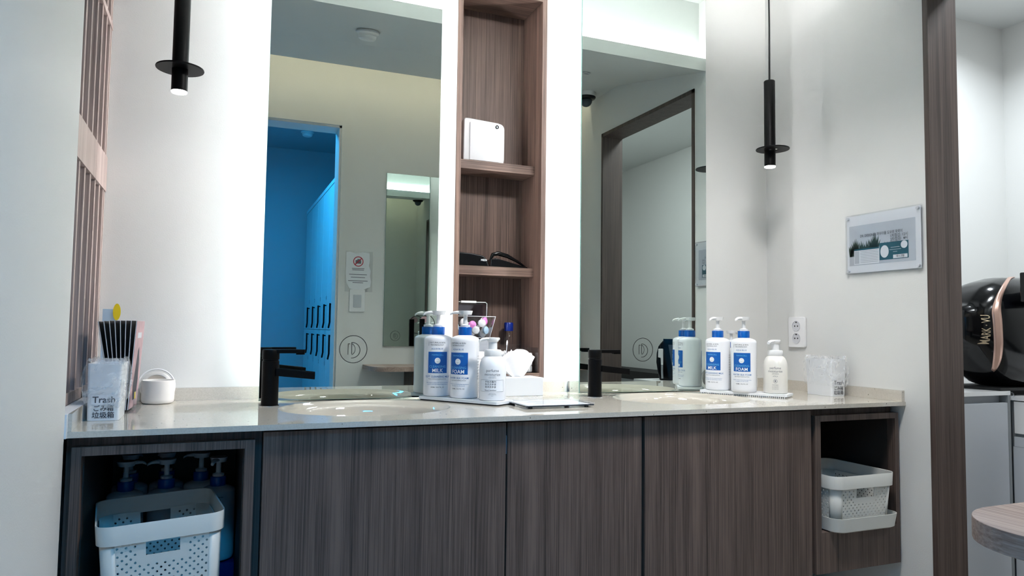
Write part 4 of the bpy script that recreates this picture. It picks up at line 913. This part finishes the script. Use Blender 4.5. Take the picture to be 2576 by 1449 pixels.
# cosmetic cartons and tubes on the cabinet, seen only in the double reflection
for i, (x, y, h, w, lab) in enumerate(((2.215, -0.47, 0.17, 0.075, 'tall dark blue cosmetic carton on the side room cabinet, nearest the post'), (2.31, -0.44, 0.15, 0.085, 'wide dark blue cosmetic carton on the side room cabinet, second from the post'))):
    c = thing('cosmetic_carton', lab, 'carton', (x, y, 0.0158), group='blue cartons on the side room cabinet')
    bx('carton', 'capblue', c, x-w/2, x+w/2, y-0.02, y+0.02, 0.0158, 0.0158+h); bx('printed_band', 'lens', c, x-w/2-0.0004, x+w/2+0.0004, y-0.0204, y+0.0204, 0.0158+h*0.85, 0.0158+h*0.9)
for i, (x, y) in enumerate(((2.20, -0.52), (2.27, -0.525), (2.325, -0.515))):
    c = thing('cosmetic_tube', ('leftmost', 'middle', 'rightmost')[i]+' white cosmetic tube before the blue cartons, side room cabinet', 'tube', (x, y, 0.0158), group='white tubes on the side room cabinet')
    MB().lathe([(0.014, 0.0158), (0.015, 0.017), (0.015, 0.038), (0.014, 0.039)], 20, x, y).build('cap', 'white', c, 45)
    MB().loft([[(x+0.018*math.cos(2*math.pi*k/20)*(1+0.1*t), y+0.018*math.sin(2*math.pi*k/20)*(1-0.93*t), 0.0395+0.085*t) for k in range(20)] for t in (0, 0.5, 1)]).build('tube_body', 'white', c, 45)
# small skin camera with a screen on a white cart, seen in the right mirror
ct = thing('trolley', 'white two-shelf trolley carrying the small screen device, side room', 'trolley', (2.33, -1.38, FL))
bx('top_shelf', 'white', ct, 2.20, 2.46, -1.52, -1.22, -0.070, -0.056); bx('lower_shelf', 'white', ct, 2.20, 2.46, -1.52, -1.22, -0.60, -0.586)
for x, y in ((2.205, -1.515), (2.445, -1.515), (2.205, -1.235), (2.445, -1.235)): bx('leg', 'greyedge', ct, x, x+0.012, y, y+0.012, FL+0.0005, -0.07)
sk = thing('screen_device', 'black skin camera with a tilted screen and white handset on the trolley', 'skin camera', (2.335, -1.37, -0.0555), 214.6)
po = [(-0.115, 0), (0.050, 0), (0.060, 0.05), (0.068, 0.10), (0.066, 0.15), (0.056, 0.19), (0.035, 0.215), (-0.115, 0.222)]
MB().prism(po, -0.02, 0.07, 'xz').build('housing', 'blkgloss', sk, 40, bevel=0.006, local=True)
MB().loft([[(-0.12, -0.055, 0.002), (0.000, -0.055, 0.002), (0.000, -0.046, 0.002), (-0.12, -0.046, 0.002)], [(-0.12, -0.032, 0.232), (0.030, -0.032, 0.232), (0.030, -0.023, 0.232), (-0.12, -0.023, 0.232)]]).build('screen_frame', 'blkgloss', sk, local=True)
MB().loft([[(-0.115, -0.0565, 0.012), (-0.030, -0.0565, 0.012), (-0.030, -0.0558, 0.012), (-0.115, -0.0558, 0.012)], [(-0.115, -0.0352, 0.200), (0.002, -0.0352, 0.200), (0.002, -0.0345, 0.200), (-0.115, -0.0345, 0.200)]]).build('screen', 'screen', sk, local=True)
MB().prism([(0.030, 0.085), (0.042, 0.085), (0.044, 0.125), (0.058, 0.128), (0.057, 0.176), (0.030, 0.176)], -0.040, -0.0202, 'xz').build('handset', 'white', sk, bevel=0.003, local=True)
MB().tube([(0.036, -0.03, 0.085), (0.036, -0.032, 0.05), (0.034, -0.028, 0.01)], 0.006, 8).build('handset_grip', 'grey', sk, 60, local=True)
MB().tube([(0.044, -0.028, 0.176), (0.046, -0.03, 0.20), (0.030, -0.02, 0.219), (0.0, 0.0, 0.224)], 0.003, 8).build('cable', 'blkmat', sk, 60, local=True)
wbn = thing('wall_bench', 'black wall bench along the far side of the side room', 'bench', (3.36, -2.6, FL))
bx('seat', 'blkmat', wbn, 3.20, 3.523, -3.98, -1.75, -0.185, -0.115); bx('front_panel', 'lgrey', wbn, 3.26, 3.523, -3.98, -1.75, FL+0.0005, -0.186)

# ------------------------------------------------------------------ make-up desk and things on the opposite wall
dk = thing('makeup_desk', 'wooden make-up desk with a rounded corner along the opposite wall', 'desk', (1.35, -1.86, FL))
pl = [(0.735, -2.028)]+[(0.735+0.095-0.095*math.cos(R(a)), -1.817+0.095*math.sin(R(a))) for a in range(0, 91, 9)]+[(2.03, -1.722), (2.03, -2.028)]
MB().prism(pl, -0.0155, 0.010).build('desk_top', 'woody', dk, bevel=0.0008)
bx('bracket', 'wooddark', dk, 0.975, 1.055, -2.028, -1.85, -0.16, -0.0157); bx('leg_panel', 'wooddark', dk, 1.70, 1.72, -2.028, -1.77, FL+0.0005, -0.0157)
for x0, x1, lab in ((0.849, 1.105, 'narrow mirror over the make-up desk, nearest the doorway'), (1.108, 1.364, 'narrow mirror over the make-up desk, second from the doorway')):
    m_ = thing('desk_mirror', lab, 'mirror', ((x0+x1)/2, -2.026, 0.114), group='narrow mirrors over the desk')
    bx('glass', 'mirror', m_, x0, x1, -2.0245, -2.021, 0.114, 1.114); bx('backing', 'edge', m_, x0-0.0005, x1+0.0005, -2.0285, -2.0246, 0.1135, 1.1145)
st = thing('vanity_stand', 'black stand with a round ring mirror on the make-up desk', 'ring mirror', (1.06, -1.90, 0.0103))
MB().lathe([(0.05, 0.0103), (0.052, 0.012), (0.05, 0.018), (0.015, 0.022)], 28, 1.06, -1.90).build('base', 'blk', st, 45)
MB().box(1.028, 1.056, -1.915, -1.895, 0.018, 0.272).build('post', 'blk', st, bevel=0.003)
MB().tube([(1.072+0.044*math.cos(2*math.pi*i/36), -1.905, 0.240+0.052*math.sin(2*math.pi*i/36)) for i in range(37)], 0.0018, 6).build('ring', 'blk', st, 60)
MB().prism([(1.056+0.024*math.cos(2*math.pi*i/20), 0.268+0.018*math.sin(2*math.pi*i/20)) for i in range(20)], -1.903, -1.899, 'xz').build('painted_reflection', 'skinpink', st, 60)  # pinkish reflection in the ring mirror, painted as a disc
NX, NZ = (-1, 0, 0), (0, 0, 1); NO = (0.779, YO+0.0012, 0.42)
nt = thing('no_photo_notice', 'laminated paper notice with a red no-camera sign above the light switch', 'notice', (0.702, YO, 0.42))
bx('laminate', 'acr', nt, 0.625, 0.779, YO+0.0002, YO+0.0009, 0.42, 0.651)
def npt(d): return (0.779, YO+d, 0.42)
k = MB(); pts = [(0.02, 0.222), (0.06, 0.225), (0.095, 0.217), (0.13, 0.226), (0.150, 0.222), (0.151, 0.10), (0.146, 0.05), (0.13, 0.02), (0.10, 0.008), (0.06, 0.006), (0.035, 0.02), (0.012, 0.028), (0.008, 0.06), (0.014, 0.09), (0.010, 0.12), (0.022, 0.15), (0.016, 0.18)]
poly(k, npt(0.0013), NX, NZ, pts); pa = k.build('paper', 'paper', nt, fix=False)
k = MB(); disc(k, npt(0.0016), NX, NZ, 0.024, 0.029, 36, dx=0.082, dy=0.172); poly(k, npt(0.0017), NX, NZ, [(0.062, 0.188), (0.066, 0.192), (0.102, 0.156), (0.098, 0.152)]); k.build('red_ring', 'red', pa, fix=False)
k = MB(); rect(k, npt(0.0015), NX, NZ, 0.066, 0.098, 0.160, 0.180); rect(k, npt(0.0015), NX, NZ, 0.074, 0.088, 0.180, 0.186)
for zz, w in ((0.130, 0.07), (0.122, 0.066), (0.096, 0.10), (0.080, 0.08), (0.060, 0.11), (0.050, 0.06)): rect(k, npt(0.0015), NX, NZ, 0.082-w/2, 0.082+w/2, zz, zz+0.0035)
k.build('camera_symbol', 'greytxt', pa, fix=False)
sw = thing('light_switch', 'white wall switch below the paper notice', 'switch', (0.695, YO, 0.306))
MB().prism(rrect(0.087, 0.126, 0.004, 3, 0.695, 0.369), YO+0.0003, YO+0.008, 'xz').build('plate', 'white', sw, bevel=0.0015)
MB().prism(rrect(0.044, 0.070, 0.003, 3, 0.695, 0.367), YO+0.0082, YO+0.012, 'xz').build('rocker', 'lgrey', sw, bevel=0.001)
def smoke(x, y, z, rx, label):
    o = thing('smoke_detector', label, 'detector', (x, y, z)); o.rotation_euler.x = R(rx)
    MB().lathe([(0.050, 0), (0.050, -0.010), (0.047, -0.013), (0.040, -0.014), (0.039, -0.020), (0.041, -0.022), (0.038, -0.034), (0.030, -0.040), (0.001, -0.041)], 36).build('housing', 'white', o, 30, local=True)
    MB().lathe([(0.0515, -0.003), (0.053, -0.004), (0.053, -0.007), (0.0505, -0.008)], 36, cap0=False, cap1=False).build('mount_ring', 'lgrey', o, 30, local=True)
smoke(0.535, -1.047, 1.5245, -12.8, 'white smoke detector on the sloping ceiling facing the left mirror')
smoke(0.60, -3.90, 1.7995, 0, 'smoke detector on the blue-lit locker corridor ceiling')
cc = thing('cctv_camera', 'black dome security camera with a white base under the ceiling', 'security camera', (1.935, -1.628, 1.615))
MB().lathe([(0.058, 1.6145), (0.058, 1.600), (0.056, 1.590)], 36, 1.935, -1.628).build('base', 'white', cc, 40)
MB().lathe([(0.056, 1.5898), (0.056, 1.585), (0.050, 1.578), (0.036, 1.572)], 36, 1.935, -1.628).build('shroud', 'blkgloss', cc, 60)
MB().lathe([(0.035, 1.5718)]+[(0.035*math.cos(R(a)), 1.568-0.035*math.sin(R(a))) for a in range(0, 86, 12)]+[(0.001, 1.533)], 32, 1.935, -1.628).build('dome', 'screen', cc, 180)
sr = thing('sprinkler_cover', 'small round sprinkler cover in the ceiling near the security camera', 'sprinkler', (1.70, -1.187, 1.556)); sr.rotation_euler.x = R(-12.8)
MB().lathe([(0.020, 0), (0.020, -0.003), (0.014, -0.004), (0.013, 0.0)], 24, cap0=False, cap1=False).build('ring', 'lgrey', sr, 40, local=True); MB().cyl((0, 0, -0.0015), 0.013, 0.001, n=20).build('opening', 'blkmat', sr, 40, local=True)

# ------------------------------------------------------------------ lockers in the corridor
LKX = 0.68; ey = [-2.575, -2.795, -3.08, -3.39, -3.715, -4.05, -4.46]
for k in range(6):
    y1, y0 = ey[k], ey[k+1]; nums = (('', ''), ('05', '10'), ('04', '11'), ('03', '12'), ('02', '13'), ('01', '14'))[k]
    lab = 'tall white locker column in the blue corridor, ' + ('nearest the doorway', 'second from the doorway', 'third from the doorway', 'fourth from the doorway', 'fifth from the doorway', 'farthest from the doorway')[k]
    l = thing('locker', lab, 'locker', (0.93, (y0+y1)/2, FL), group='lockers in the blue corridor')
    bx('carcass', 'locker', l, LKX+0.018, 1.19, y0, y1-0.0005, FL+0.0005, 1.232); bx('top_trim', 'locker', l, LKX-0.004, LKX+0.0175, y0, y1-0.0005, 1.205, 1.232)
    hy = y1-0.046
    for (z0, z1, h0, h1, nz, nm) in ((0.2005, 1.2035, 0.215, 0.378, 0.423, nums[0]), (FL+0.05, 0.1965, 0.005, 0.167, -0.038, nums[1])):
        d = bx('door', 'locker', l, LKX, LKX+0.0175, y0+0.002, y1-0.0025, z0, z1, bevel=0.001)
        MB().tube([(LKX-0.016, hy, h1), (LKX-0.016, hy, h0+0.035), (LKX-0.016, hy-0.045, h0)], 0.0065, 6).build('handle', 'blk', d, 40)
        bx('handle_mount', 'blk', d, LKX-0.016, LKX-0.0002, hy-0.004, hy+0.004, h1-0.012, h1-0.004); 
        if nm:
            g = MB(); text(g, nm, 0.042, (LKX-0.0006, hy-0.01, nz), (0, -1, 0), (0, 0, 1)); g.build('number', 'darktxt', d, fix=False)
